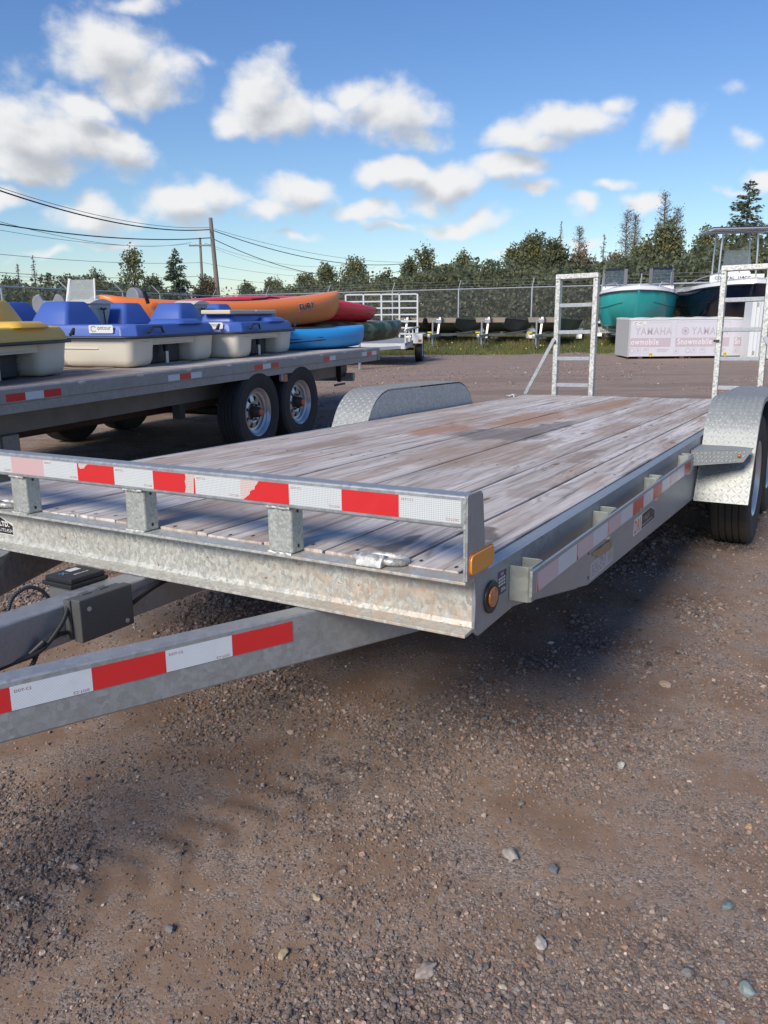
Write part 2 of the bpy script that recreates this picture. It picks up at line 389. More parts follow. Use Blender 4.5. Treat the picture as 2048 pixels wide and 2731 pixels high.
# ------------------------------------------------------------------ the near trailer
MR = Matrix(((0.862473289, 0.506102580, -0.0000634571), (-0.505531073, 0.861505300, 0.047402024), (0.024044955, -0.0408509, 0.99887589)))
TC = Vector((0.69127945, -1.50414243, 0.32807709))
TM = Matrix.Translation(CW - MR @ TC) @ MR.to_4x4()
TR = thing('flatbed_trailer', 'galvanised flatbed trailer with weathered plank deck and upright ramps, nearest in the yard', 'trailer', TM)
ZD = -.179
# deck planks
cuts = [-.028, -.183, -.40, -.59, -.784, -.965, -1.145, -1.32, -1.49, -1.68, -1.87, -2.065]
pr = random.Random(3)
for i in range(11):
    x1, x0 = cuts[i] - .0035, cuts[i + 1] + .0035
    zt = ZD + .006 + pr.uniform(-.003, .003); y0 = .053 + pr.uniform(0, .006); n = 14
    m = MB(); rings = []
    for k in range(n + 1):
        y = y0 + (5.985 - y0) * k / n; cz = pr.uniform(-.0015, .0015); cup = pr.uniform(.001, .003)
        rings.append([(x0, y, zt - .035), (x0, y, zt - .003 + cz), (x0 + .004, y, zt + cz), ((x0 + x1) / 2, y, zt - cup + cz), (x1 - .004, y, zt + cz), (x1, y, zt - .003 + cz), (x1, y, zt - .035)])
    m.loft(rings).build('deck_plank', WOOD, TR, smooth=rad(35))
    for bx in (.25, .75):
        for by in (.085, 1.55, 3.0, 4.5):
            xx = x0 + (x1 - x0) * bx + pr.uniform(-.02, .02); yy = by + pr.uniform(-.015, .015)
            if 'scr' not in globals():
                scr = MB().add([((.0032 if q % 3 else .0045) * math.cos(q * math.pi / 4), .0085 * math.sin(q * math.pi / 4), 0) for q in range(8)], [tuple(range(8))]).mesh('deck_screw'); scr.materials.append(BLACKP)
            link('deck_screw', scr, None, TR, mat4=Matrix.Translation((xx, yy, zt + .0014)))
# front channel: web with two flanges standing forward
m = MB(); XL = -2.10
prof = [(-.004, ZD), (-.004, ZD - .007), (.040, ZD - .012), (.047, ZD - .019), (.047, -.286), (.040, -.297), (-.004, -.300), (-.004, -.307), (.056, -.307), (.056, ZD)]
m.prism(prof, 'x', XL, .013); m.build('front_channel', GALV_FRONT, TR, bevel=.0015)
MB().tube([(.012, .044, -.19), (.0125, .046, -.24), (.012, .044, -.30)], .004, 6, rr=[.004, .005, .004]).build('weld_bead', GALV, TR, smooth=1)
# front rail, a hollow tube on posts
m = MB(); m.box(XL, .0105, .0, .047, -.062, .0115); m.build('front_rail', GALV, TR, bevel=.006, seg=3)
for px in (-1.975, -1.512, -1.002, -.496):
    m = MB(); m.box(px - .038, px + .038, .006, .058, ZD, -.062); po = m.build('rail_post', GALV_POST, TR, bevel=.007, seg=3)
    for z in (-.072, ZD + .018):
        MB().prism([(.032 + .0042 * math.cos(t), z + .0055 * math.sin(t)) for t in [k * math.pi / 5 for k in range(10)]], 'x', px + .0378, px + .0388).build('drain_hole', BLACKP, po)
    wr = random.Random(int(-px * 100))
    for z in (-.063, ZD + .001):
        w = MB(); w.tube([(px - .036 + .072 * k / 12, .003 + wr.uniform(-.001, .001), z + wr.uniform(-.0015, .0015)) for k in range(13)], .0035, 6, rr=[wr.uniform(.0025, .0045) for _ in range(13)])
        w.build('weld_bead', GALV_RAMP, po, smooth=1)
# end plates of the rail
for side in (0, 1):
    xa = .0107 if not side else XL - .006; m = MB()
    m.prism([(-.003, ZD + .001), (-.003, .010), (.002, .0135), (.066, .0135), (.078, .004), (.098, ZD + .03), (.118, ZD + .001)], 'x', xa, xa + .006)
    ep = m.build('rail_end_plate', GALV, TR, bevel=.001)
w = MB(); wr = random.Random(8)
w.tube([(.0085 + wr.uniform(-.001, .001), -.002, .008 - .068 * k / 9) for k in range(10)], .004, 6, rr=[wr.choice((.003, .0055)) for _ in range(10)])
w.tube([(.0100, -.003, -.062 - (.116) * k / 9) for k in range(10)], .003, 6)
w.build('weld_bead', GALV_POST, TR, smooth=1)
# amber reflector, rounded lozenge on the end plate
def lozenge(cy, cz, L, H, r, x0, x1, shear=0.0):
    pts = []
    for (sy, sz, a0) in ((1, 1, 0), (-1, 1, 90), (-1, -1, 180), (1, -1, 270)):
        for k in range(5):
            a = rad(a0 + k * 22.5); y = sy * (L / 2 - r) + r * math.cos(a); z = sz * (H / 2 - r) + r * math.sin(a); pts.append((cy + y, cz + z + shear * y))
    m = MB(); m.prism(pts, 'x', x0, x1); return m
r = lozenge(.072, -.145, .128, .046, .014, .0167, .0225).build('amber_reflector', AMBER, TR, bevel=.002)
lozenge(.072, -.145, .134, .052, .016, .0160, .0185).build('reflector_rim', ORANGEP, r)
# side plate
prof = [(.052, ZD), (.052, -.312), (.068, -.324), (.284, -.318), (.40, -.338), (.956, -.446), (2.90, -.506), (3.02, -.506), (3.02, -.33), (6.0, -.33), (6.0, ZD)]
for side in (0, 1):
    xa = .006 if not side else XL - .001; m = MB(); m.prism(prof, 'x', xa, xa + .0085)
    m.build('side_plate', GALV, TR, bevel=.001)
    m = MB(); x0, x1 = ((-.026, .0055) if not side else (XL + .008, -2.068)); m.box(x0, x1, .057, 6.0, ZD - .05, ZD - .0005); m.build('side_rail', GALV, TR, bevel=.002)
MB().box(XL, .013, 6.0, 6.06, -.33, ZD - .002).build('rear_channel', GALV, TR, bevel=.003)
for y in np.arange(.7, 5.8, .61): MB().box(XL + .01, .005, y, y + .05, -.29, ZD - .04).build('cross_member', GALV_OLD, TR)
# stake pockets and rub rail
for side in (1, -1):
    X = (lambda x: x) if side == 1 else (lambda x: -2.087 - x)
    for y in (.252, .975, 1.70, 2.41):
        ro = []
        outer = [(.0148, y), (.062, y), (.0705, y + .008), (.0705, y + .082), (.062, y + .09), (.0148, y + .09)]
        inner = [(.0148, y + .005), (.060, y + .005), (.0655, y + .012), (.0655, y + .078), (.060, y + .085), (.0148, y + .085)]
        m = MB(); n = 6; vs = []
        for z in (-.292, -.203): vs += [(X(a), b, z) for a, b in outer] + [(X(a), b, z) for a, b in inner]
        fs = []
        for i in range(5): j = i + 1; fs += [(i, j, 12 + j, 12 + i), (6 + i, 18 + i, 18 + j, 6 + j), (12 + i, 12 + j, 18 + j, 18 + i), (i, 6 + i, 6 + j, j)]
        fs += [(0, 12, 18, 6), (5, 11, 23, 17)]
        m.add(vs, fs).build('stake_pocket', GALV_POCKET, TR, bevel=.001)
    a, b = sorted((X(.0715), X(.0795))); m = MB(); m.box(a, b, .236, 2.46, -.272, -.207)
    m.build('rub_rail', GALV, TR, bevel=.0015)
# reflective tape along the rub rail: red faded to pink, torn here and there
tp = [PINK_P1, WHITE_FINE, PINK_P1, WHITE_FINE, PINK_P1, WHITE_FINE, PINK_P2, WHITE_FINE, PINK_P2, WHITE_FINE, PINK_P1, WHITE_FINE, PINK_P2]
for i, mt in enumerate(tp):
    y = .268 + .163 * i; m = MB(); m.box(.0797, .0803, y, y + .1625, -.267, -.2185); m.build('reflective_tape', mt, TR)
    if mt in (PINK_P1, PINK_P2):
        jr = random.Random(i); pts = [(y, -.267)]; wmax = .012 if mt is PINK_P1 else .05
        for k in range(7): pts.append((y + wmax * jr.uniform(.15, 1) * (1 if k < 4 else .5), -.267 + .0485 * k / 6))
        pts.append((y, -.2185)); MB().prism(pts, 'x', .0804, .0808).build('torn_red_film', RED, TR)
# tape along the front rail
cols = [WHITE_HEX, RED, WHITE_HEX, 'half', WHITE_HEX, 'right', WHITE_HEX, 'nick', WHITE_HEX, PINK, WHITE_HEX, RED, WHITE_HEX]
PINKHEX = tape_mat('bared_pink_tape', (.70, .56, .52), 'hex')
for k, c in enumerate(cols):
    xr, xl = -.1524 * k, max(-.1524 * (k + 1), XL)
    base = c if not isinstance(c, str) else PINKHEX
    MB().box(xl, xr, -.0008, -.0002, -.051, .0).build('reflective_tape', base, TR)
    if isinstance(c, str):
        if c == 'half': pts = [(xl + .060, .0), (xl + .055, -.008), (xl + .048, -.014), (xl + .046, -.022), (xl + .032, -.027), (xl + .03, -.036), (xl + .02, -.043), (xl + .008, -.051), (xr, -.051), (xr, 0)]
        elif c == 'right': pts = [(xl, 0), (xl + .118, 0), (xl + .120, -.01), (xl + .116, -.02), (xl + .119, -.035), (xl + .114, -.051), (xl, -.051)]
        else: pts = [(xl, 0), (xl + .005, 0), (xl + .006, -.01), (xl + .012, -.016), (xl + .03, -.013), (xl + .036, -.006), (xl + .046, 0), (xr, 0), (xr, -.051), (xl, -.051)]
        MB().prism(pts, 'y', -.0013, -.0009).build('torn_red_film', RED, TR)
        if c == 'right': MB().prism([(xr - .004, -.012), (xr, -.008), (xr, -.051), (xr - .006, -.051)], 'y', -.0013, -.0009).build('torn_red_film', RED, TR)
    if c is WHITE_HEX:
        text('tape_print', 'DOT-C2', .008, REDPRINT, TR, frame((xl + .006, -.001, -.011), (1, 0, 0), (0, 0, 1)), .0002)
        text('tape_print', 'DOT-C2', .008, REDPRINT, TR, frame((xr - .006, -.001, -.040), (-1, 0, 0), (0, 0, -1)), .0002)
# D-rings on the front and rear corners
def dring(x, y, z, rz, name='tie_down_ring'):
    R = Matrix.Translation((x, y, z)) @ Matrix.Rotation(rz, 4, 'Z'); e = bpy.data.objects.new(name, None); COL.objects.link(e); e.parent = TR; e.matrix_basis = R
    s = []
    for k in range(9):
        a = rad(180 * k / 8); s.append((-.0, .016 * math.cos(a), .002 + .019 * math.sin(a)))
    o = [(p[1] * 1.0, p[2]) for p in s]; m = MB()
    pts = [(-.024, 0), (-.021, .012), (-.012, .023), (0, .027), (.012, .023), (.021, .012), (.024, 0)]
    m.prism(pts, 'x', -.038, .030); m.build('ring_strap', GALV_RAMP, e, bevel=.0025)
    c = [(.030, 0, .012), (.046, 0, .012), (.060, .012, .010), (.066, .034, .007), (.058, .054, .006), (.030, .066, .006), (-.006, .068, .006), (-.040, .056, .007), (-.058, .034, .008), (-.060, .012, .010), (-.048, 0, .012), (-.038, 0, .012)]
    c = [Vector(p) for p in c]; f = []
    for i in range(len(c) - 1):
        for q in range(3): f.append(c[i].lerp(c[i + 1], q / 3))
    f.append(c[-1]); f = [f[0]] + [(f[i - 1] + f[i] * 2 + f[i + 1]) / 4 for i in range(1, len(f) - 1)] + [f[-1]]
    MB().tube(f, .0088, 10).build('ring', GALV_RAMP, e, smooth=1)
dring(-.232, .022, ZD + .001, 0); dring(-1.665, .022, ZD + .001, 0); dring(-2.07, 5.66, ZD + .006, rad(90)); dring(-.02, 5.66, ZD + .006, rad(-90))
# side marker light
def disc(cy, cz, ry, rz_, x0, x1, n=28): return MB().prism([(cy + ry * math.cos(2 * math.pi * k / n), cz + rz_ * math.sin(2 * math.pi * k / n)) for k in range(n)], 'x', x0, x1)
g_ = disc(.133, -.249, .041, .039, .0146, .0215).build('marker_lamp', BLACK, TR, bevel=.003)
disc(.128, -.247, .025, .024, .0217, .0275).build('lamp_lens', AMBER_LENS, g_, bevel=.003)
# stickers
m = MB(); m.prism([(.177, -.203), (.230, -.205), (.231, -.262), (.179, -.262)], 'x', .0147, .0151); st = m.build('inspection_sticker', PURPLE, TR)
fm = lambda y, z, x=.0153: frame((x, y, z), (0, 1, 0), (0, 0, 1))
text('sticker_print', 'N.B.', .011, WHITEP, st, fm(.194, -.215), .0001)
for r_ in range(3):
    for c_ in range(4): MB().box(.0152, .0154, .183 + .011 * c_, .190 + .011 * c_, -.2245 - .0078 * r_, -.2195 - .0078 * r_).build('sticker_print', WHITEP, st)
text('sticker_print', '2026', .013, WHITEP, st, fm(.198, -.256), .0001, bold=.0003)
m = MB(); m.prism([(1.570, -.418), (1.578, -.356), (1.586, -.352), (1.868, -.352), (1.950, -.378), (1.950, -.418)], 'x', .0147, .0151); st = m.build('maker_sticker', WHITEP, TR)
m = MB(); m.prism([(1.708, -.4155), (1.708, -.355), (1.865, -.355), (1.947, -.380), (1.947, -.4155)], 'x', .0152, .0154); m.build('sticker_panel', BLACKP, st)
text('sticker_print', 'DRI', .073, ORANGEP, st, fm(1.580, -.411), .0001, bold=.0016, xs=.86)
text('sticker_print', 'TRAILERS', .031, WHITEP, st, fm(1.716, -.388), .0001, bold=.0004, xs=1.0)
text('sticker_print', 'LTD.', .016, WHITEP, st, fm(1.893, -.388), .0001)
text('sticker_print', 'MIRAMICHI, NB 506.773.4534', .0145, WHITEP, st, fm(1.714, -.408), .0001)
m = MB(); m.box(.0147, .0151, .985, 1.268, -.438, -.382); st = m.build('certificate_label', plain('silver_label', (.50, .52, .55), .35), TR)
lr = random.Random(4)
for r_ in range(7):
    y = .99
    while y < 1.16:
        L = lr.uniform(.012, .05); MB().box(.0152, .0153, y, min(y + L, 1.17), -.3905 - .0066 * r_, -.3885 - .0066 * r_).build('label_print', BLACKP, st); y += L + lr.uniform(.006, .02)
for r_ in range(5): MB().box(.0152, .0153, 1.19, 1.24, -.4005 - .0066 * r_, -.399 - .0066 * r_).build('label_print', BLACKP, st)
for bx in ((1.245, 1.262, -.436, -.400), (1.20, 1.262, -.394, -.385)): MB().box(.0152, .0153, *bx).build('label_print', GREENPRINT, st)
m = MB(); rn = random.Random(2); g0 = []
for i in range(9):
    for j in range(4):
        u, v = i / 8, j / 3; y = .985 + .235 * u; z0 = -.352 - .025 * u; z1 = -.346 - .004 * u; zz = z0 - .018 * math.sin(math.pi * u) + (z1 - z0 + .018 * math.sin(math.pi * u)) * v
        g0.append((.0156 + .006 * abs(math.sin(5 * u + 3 * v)) * u + rn.uniform(0, .001), y, zz))
m.add(g0, [(i * 4 + j, i * 4 + j + 4, i * 4 + j + 5, i * 4 + j + 1) for i in range(8) for j in range(3)]).build('brown_tape', BROWNTAPE, TR, smooth=3.2)
for y, z in ((.947, -.337), (.953, -.421)): disc(y, z, .006, .0065, .0146, .0156, 10).build('bolt_hole', BLACKP, TR)
m = MB(); m.prism([(-1.617, -.237), (-1.617, -.272), (-2.00, -.272), (-2.00, -.237), (-1.90, -.199), (-1.716, -.199)], 'y', .0455, .0469); st = m.build('maker_sticker', WHITEP, TR)
m = MB(); m.prism([(-1.6205, -.2395), (-1.6205, -.2695), (-1.9965, -.2695), (-1.9965, -.2385), (-1.899, -.202), (-1.717, -.202)], 'y', .0450, .0454); m.build('sticker_panel', BLACKP, st)
text('sticker_print', 'TRAILERS LTD.', .023, WHITEP, st, frame((-1.637, .0448, -.2445), (1, 0, 0), (0, 0, 1)), .0001, 'RIGHT', bold=.0008)
text('sticker_print', '506.773.4534', .0155, WHITEP, st, frame((-1.6225, .0448, -.263), (1, 0, 0), (0, 0, 1)), .0001, 'RIGHT')
# fenders with raised tread pattern, inner skirt, step
def sweep_pts():
    P = [(2.897, -.506), (3.0, -.328)]
    c = (3.40, -.332); r_ = .35   # rounded shoulder
    for k in range(9):
        a = rad(150 - 60 * k / 8); P.append((c[0] + r_ * math.cos(a), c[1] + r_ * math.sin(a)))
    c = (4.50, -.332)
    for k in range(9):
        a = rad(90 - 60 * k / 8); P.append((c[0] + r_ * math.cos(a), c[1] + r_ * math.sin(a)))
    P += [(4.90, -.328), (5.003, -.506)]; return P
SP = sweep_pts()
def fender(side):
    x0, x1 = (.024, .292) if side == 1 else (-2.40, -2.118)
    f = bpy.data.objects.new('fender', None); COL.objects.link(f); f.parent = TR
    m = MB(); rings = []
    for i, (y, z) in enumerate(SP):
        a = SP[max(i - 1, 0)]; b = SP[min(i + 1, len(SP) - 1)]; t = Vector((b[0] - a[0], b[1] - a[1])).normalized(); nrm = Vector((t.y, -t.x)) * .004
        rings.append([(x0, y, z), (x1, y, z), (x1, y + nrm.x, z + nrm.y), (x0, y + nrm.x, z + nrm.y)])
    m.loft(rings).build('fender_skin', GALV_PLATE, f, smooth=rad(40))
    # raised tread lugs along the whole sweep
    V = []; Q = []; pit = .0275
    seg = []; L = 0
    for i in range(len(SP) - 1):
        d = Vector((SP[i+1][0] - SP[i][0], SP[i+1][1] - SP[i][1])); seg.append((L, L + d.length, i, d.normalized())); L += d.length
    nL = int(L / pit); nx = int((x1 - x0) / pit)
    for j in range(nL):
        s0 = (j + .5) * pit
        sg = [q for q in seg if q[0] <= s0 <= q[1]][0]; tt = sg[3]; base = Vector(SP[sg[2]]) + tt * (s0 - sg[0]); nn = Vector((-tt.y, tt.x))
        for k in range(nx):
            x = x0 + (k + .5) * (x1 - x0) / nx; sgn = 1 if (j + k) % 2 else -1
            ax = Vector(((.0170) * math.cos(rad(45)), .0170 * sgn * math.sin(rad(45)))); wx = Vector((-ax.y, ax.x)) * .17
            o = len(V)
            for q in (ax, wx, -ax, -wx): V.append((x + q.x, base.x + tt.x * q.y + nn.x * .0002, base.y + tt.y * q.y + nn.y * .0002))
            V.append((x, base.x + nn.x * .0062, base.y + nn.y * .0062)); Q += [(o, o+1, o+4), (o+1, o+2, o+4), (o+2, o+3, o+4), (o+3, o, o+4)]
    lg = link('tread_pattern', np_mesh('tread_pattern', V, Q), GALV_PLATE, f); lg['kind'] = 'stuff'
    # skirts
    pts = [p for p in SP[1:-1]]
    xin = x0 if side == 1 else x1
    sk = [(y, z - .012) for y, z in SP[2:-2]]; lo = [(4.795, ZD - .012), (3.105, ZD - .012)]
    m = MB(); m.prism(sk + lo, 'x', xin - .003, xin + .001); m.build('fender_skirt', galv('galvanised_skirt_%d' % (side + 1), (.40, .43, .45), sc=.9, contrast=.9, metal=.4), f)
    xo = x1 if side == 1 else x0
    m = MB(); ring = []
    top = SP[1:-1]
    vs = [(xo, y, z) for y, z in SP] + [(xo, y + (3.95 - y) * .0 , z - .045 if 3.2 < y < 4.7 else z) for y, z in SP]
    outer = [(xo, y, z) for y, z in SP]; inner = []
    for y, z in SP:
        d = Vector((3.95 - y, -.55 - z)).normalized(); inner.append((xo, y + d.x * .04, z + d.y * .04))
    n = len(SP); m.add(outer + inner, [(i, i + 1, n + i + 1, n + i) for i in range(n - 1)]).build('fender_lip', GALV_PLATE, f)
    return f
F1 = fender(1); F2 = fender(-1)
# step in front of the near fender
st = bpy.data.objects.new('fender_step', None); COL.objects.link(st); st.parent = TR
m = MB(); m.prism([(.019, 3.02), (.019, 2.750), (.287, 2.925), (.287, 2.985), (.20, 3.02)], 'z', -.224, -.219); m.build('step_tread', GALV_PLATE, st, bevel=.0015)
m = MB(); A = Vector((.019, 2.750)); B = Vector((.287, 2.925)); dd = (B - A).normalized()
vs = [(A.x, A.y, -.2245), (B.x, B.y, -.2245), (B.x - .035, B.y - .028, -.285), (A.x + .015, A.y + .006, -.298)]; vs += [(x + .002, y + .004, z) for x, y, z in vs]
m.add(vs, [(0, 1, 2, 3), (7, 6, 5, 4), (0, 4, 5, 1), (1, 5, 6, 2), (2, 6, 7, 3), (3, 7, 4, 0)]).build('step_lip', GALV_PLATE, st)
V = []; Q = []
for j in range(3):
    for k in range(13):
        u = (k + .6) / 13.3; z = -.234 - .0205 * j - (.003 if k % 2 else 0); c = A.lerp(B, u * (.93 - .03 * j)); c = Vector((c.x + .005 * j, c.y + .002 * j - .001)); sgn = 1
        if u > .8 and j == 2: continue
        if abs(u - .80) < .05 and j == 1: continue
        ax = (dd.x * .0085, dd.y * .0085, .0085 * sgn); wx = (dd.x * -.0017, dd.y * -.0017, .0017); o = len(V)
        for q in (ax, wx, tuple(-t for t in ax), tuple(-t for t in wx)): V.append((c.x + q[0], c.y + q[1] - .0005, z + q[2]))
        V.append((c.x + .0025, c.y - .0052, z)); Q += [(o, o+1, o+4), (o+1, o+2, o+4), (o+2, o+3, o+4), (o+3, o, o+4)]
lg = link('tread_pattern', np_mesh('tread_pattern', V, Q), GALV_PLATE, st); lg['kind'] = 'stuff'
lc = A.lerp(B, .78); fr = frame((lc.x + .004, lc.y - .0015, -.252), (dd.x, dd.y, 0), (0, 0, 1))
MB().lathe([(0, .009), (.006, .008), (.0095, .004), (.0105, 0)], 16, Matrix.Rotation(rad(-90), 4, 'Y').inverted() if 0 else Matrix.Rotation(rad(-90), 4, 'Y')).build('clearance_lamp', AMBER_LENS, st, mat4=fr, smooth=1)
# wheels
def wheel_meshes(R=.385, W=.225, rim=.215, capx=1.0):
    a = W / 2
    prof = [(rim, -a * .80), (rim + .02, -a * .92), (R * .80, -a), (R * .93, -a * .97), (R * .985, -a * .86)]
    x = -a * .80; n = 5; seg_w = 1.6 * a / n
    for i in range(n):
        prof += [(R, x + .004), (R, x + seg_w - .004)]
        if i < n - 1: prof += [(R - .009, x + seg_w - .002), (R - .009, x + seg_w + .002)]
        x += seg_w
    prof += [(R * .985, a * .86), (R * .93, a * .97), (R * .915, a * 1.0), (R * .90, a * .985), (R * .80, a), (rim + .02, a * .92), (rim, a * .80)]
    ty = MB(); ty.lathe(prof, 56)
    rm = MB(); rm.lathe([(rim, -a * .8), (rim - .015, -a * .7), (rim - .02, a * .2), (rim - .04, a * .32), (rim - .042, a * .5), (rim - .012, a * .62), (rim + .004, a * .80), (rim + .010, a * .86), (rim + .006, a * .9), (rim - .006, a * .82), (rim - .018, a * .66)], 40)
    ro = rim - .038; ri = rim * .46
    rm.lathe([(.055, a * .30), (ri, a * .42), (ri, a * .36), (.055, a * .24), (.055, a * .30)], 32)
    rm.lathe([(ro - .03, a * .30), (ro + .004, a * .34), (ro + .004, a * .26), (ro - .03, a * .24), (ro - .03, a * .30)], 32)
    for k in range(8):
        t = 2 * math.pi * k / 8; c, s = math.cos(t), math.sin(t); w1, w2 = .030, .018
        for (r1, r2) in ((ri - .004, ro - .026),):
            P = lambda r, w, x: (x, r * c - w * s, r * s + w * c)
            rm.add([P(r1, -w1, a * .41), P(r1, w1, a * .41), P(r2, w2 + .012, a * .29), P(r2, -w2 - .012, a * .29), P(r1, -w1, a * .33), P(r1, w1, a * .33), P(r2, w2 + .012, a * .22), P(r2, -w2 - .012, a * .22)],
                   [(0, 3, 2, 1), (4, 5, 6, 7), (0, 4, 7, 3), (1, 2, 6, 5)])
    hb = MB(); hb.lathe([(.058, -a * .2), (.058, a * .55 * capx), (.050, a * .9 * capx), (.040, a * 1.0 * capx), (.038, a * 1.08 * capx)], 24)
    for k in range(6):
        t = 2 * math.pi * k / 6; hb.tube([(a * .38, .078 * math.cos(t), .078 * math.sin(t)), (a * .55, .078 * math.cos(t), .078 * math.sin(t))], .011, 6)
    cp = MB(); cp.lathe([(.034, a * 1.07 * capx), (.034, a * 1.13 * capx), (.026, a * 1.2 * capx), (0, a * 1.22 * capx)], 20)
    return ty.mesh('tyre'), rm.mesh('rim'), hb.mesh('hub'), cp.mesh('hub_cap')
WH = {}
def wheel(parent, M, key='near', tyre=RUBBER, **k):
    if key not in WH: WH[key] = wheel_meshes(**k)
    ty, rm, hb, cp = WH[key]
    e = link('wheel', ty, tyre, parent, mat4=M, smooth=rad(30)); e.name = 'wheel'
    link('rim', rm, RIM, e, smooth=rad(35)); link('hub', hb, HUBRUST, e, smooth=rad(35)); link('hub_cap', cp, ORANGE_CAP, e, smooth=rad(35)); return e
def zfor(x, y, wz):      # trailer-frame z whose world height is wz
    return (wz - TM[2][3] - TM[2][0] * x - TM[2][1] * y) / TM[2][2]
for y in (3.58, 4.40):
    for side in (1, -1):
        x = .165 if side == 1 else -2.26
        M = Matrix.Translation((x, y, zfor(x, y, .380))) @ (Matrix.Identity(4) if side == 1 else Matrix.Rotation(math.pi, 4, 'Z'))
        wheel(TR, M, 'near', RUBBER_DUSTY, R=.385, W=.22, capx=.55)
    MB().tube([(-2.2, y, zfor(-1, y, .36)), (.1, y, zfor(-1, y, .36))], .035, 10).build('axle', BLACK, TR)
for xx in (-.05, -2.02): MB().box(xx - .02, xx + .02, 3.0, 5.0, -.50, -.33).build('spring_hanger', GALV_OLD, TR)
# tongue: two side beams, a middle beam
yaw = math.atan2(.386 - .682 + 0, 0) if 0 else math.atan(.296 / .649)
dT = Vector((math.sin(yaw), math.cos(yaw), 0))
def beamf(x0, y0, x1, y1, w, zt, zb, side):
    a = Vector((x0, y0, 0)); b = Vector((x1, y1, 0)); d = (b - a).normalized(); n = Vector((d.y, -d.x, 0)) * side
    pts = [a, b, b - n * w, a - n * w]; m = MB(); m.prism([(p.x, p.y) for p in pts], 'z', zb, zt); return m
p0 = Vector((-.386, .002, 0)) - dT * 1.42; p1 = Vector((-.386, .002, 0)) + dT * .95
tb = beamf(p0.x, p0.y, p1.x, p1.y, .055, -.3085, -.436, 1).build('tongue_beam', GALV, TR, bevel=.006, seg=3)
C0 = -1.013
q0 = Vector((2 * C0 - p0.x, p0.y, 0)); q1 = Vector((2 * C0 - p1.x, p1.y, 0))
beamf(q0.x, q0.y, q1.x, q1.y, .055, -.3085, -.436, -1).build('tongue_beam', GALV, TR, bevel=.006, seg=3)
MB().box(-1.058, -.970, -1.45, .9, -.410, -.3085).build('tongue_middle_beam', GALV, TR, bevel=.006, seg=3)
cpl = MB(); cpl.box(-1.09, -.94, -1.75, -1.30, -.43, -.30); cpl.build('coupler', GALV_OLD, TR, bevel=.02)
jk = MB(); jk.tube([(-1.013, -1.25, -.02), (-1.013, -1.25, -.75)], .032, 14); jk.build('jack', GALV_OLD, TR, smooth=.6)
fp = Vector((-1.013, -1.25, zfor(-1.0, -1.25, .0)))
MB().tube([(-1.013, -1.25, -.7), fp + Vector((0, 0, .03))], .024, 12).build('jack_leg', GALV, TR, smooth=.6)
MB().box(fp.x - .07, fp.x + .07, fp.y - .07, fp.y + .07, fp.z, fp.z + .03).build('jack_foot', GALV_OLD, TR, bevel=.008)
# tape on the near side beam; text DOT-C2
nT = Vector((dT.y, -dT.x, 0)); TP0 = Vector((-.386, .002, 0)) - dT * .71 + nT * .0004
TP0 = TP0 + dT * .012
segs = [(-.157 * 2, WHITE_FINE), (-.157, RED), (0, WHITE_FINE), (.157, RED), (.314, WHITE_FINE), (.471, RED)]
zt = -.3225
for i, (s, mt) in enumerate(segs):
    a = TP0 + dT * s; L = .1565; m = MB()
    pts = [a, a + dT * L]; vs = []
    for off in (.0003, .0009):
        for p in pts: 
            for z in (zt - .050, zt): vs.append((p.x + nT.x * off, p.y + nT.y * off, z))
    m.add(vs, [(0, 1, 3, 2), (4, 6, 7, 5), (0, 4, 5, 1), (2, 3, 7, 6), (1, 5, 7, 3), (0, 2, 6, 4)]).build('reflective_tape', mt, TR)
    if mt is WHITE_FINE:
        o = a + nT * .0011
        text('tape_print', 'DOT-C2', .0085, REDPRINT, TR, frame((o.x + dT.x * .007, o.y + dT.y * .007, zt - .0135), dT, (0, 0, 1)), .0001)
        text('tape_print', 'DOT-C2', .0085, REDPRINT, TR, frame((o.x + dT.x * .149, o.y + dT.y * .149, zt - .042), -dT, (0, 0, -1)), .0001)
# junction box, breakaway battery box, cables
jb = bpy.data.objects.new('junction_box', None); COL.objects.link(jb); jb.parent = TR; jb['label'] = 'dark grey junction box on the middle beam'
MB().box(-.969, -.945, -.278, -.108, -.398, -.293).build('box_back', DARKGREY, jb, bevel=.004)
MB().box(-.944, -.912, -.274, -.104, -.402, -.289).build('box_cover', DARKGREY, jb, bevel=.004)
for y, z in ((-.245, -.318), (-.128, -.385)):
    disc(y, z, .006, .006, -.9125, -.910, 12).build('cover_screw', RIM, jb)
MB().box(-.967, -.948, -.235, -.205, -.2935, -.289).build('box_latch', DARKGREY, jb, bevel=.002)
MB().box(-.967, -.948, -.180, -.150, -.2935, -.289).build('box_latch', DARKGREY, jb, bevel=.002)
bb = bpy.data.objects.new('battery_box', None); COL.objects.link(bb); bb.parent = TR; bb['label'] = 'black battery box behind the middle beam'
MB().box(-1.170, -1.062, -.170, -.062, -.405, -.308).build('box_body', plain('mid_grey_plastic', (.13, .135, .14), .5), bb, bevel=.005)
MB().box(-1.180, -1.060, -.182, -.054, -.310, -.298).build('box_rim', BLACK, bb, bevel=.003)
MB().box(-1.174, -1.066, -.175, -.060, -.299, -.284).build('box_lid', BLACK, bb, bevel=.004)
text('lid_print', 'NAPA' if 0 else 'X', .03, BLUEPRINT, bb, frame((-1.125, -.155, -.2835), (0, 1, 0), (-1, 0, 0)), .0002)
text('lid_print', 'BREAKAWAY', .008, WHITEP, bb, frame((-1.10, -.135, -.2835), (0, 1, 0), (-1, 0, 0)), .0002)
MB().box(-1.160, -1.135, -.12, -.085, -.2838, -.2835).build('lid_print', WHITEP, bb)
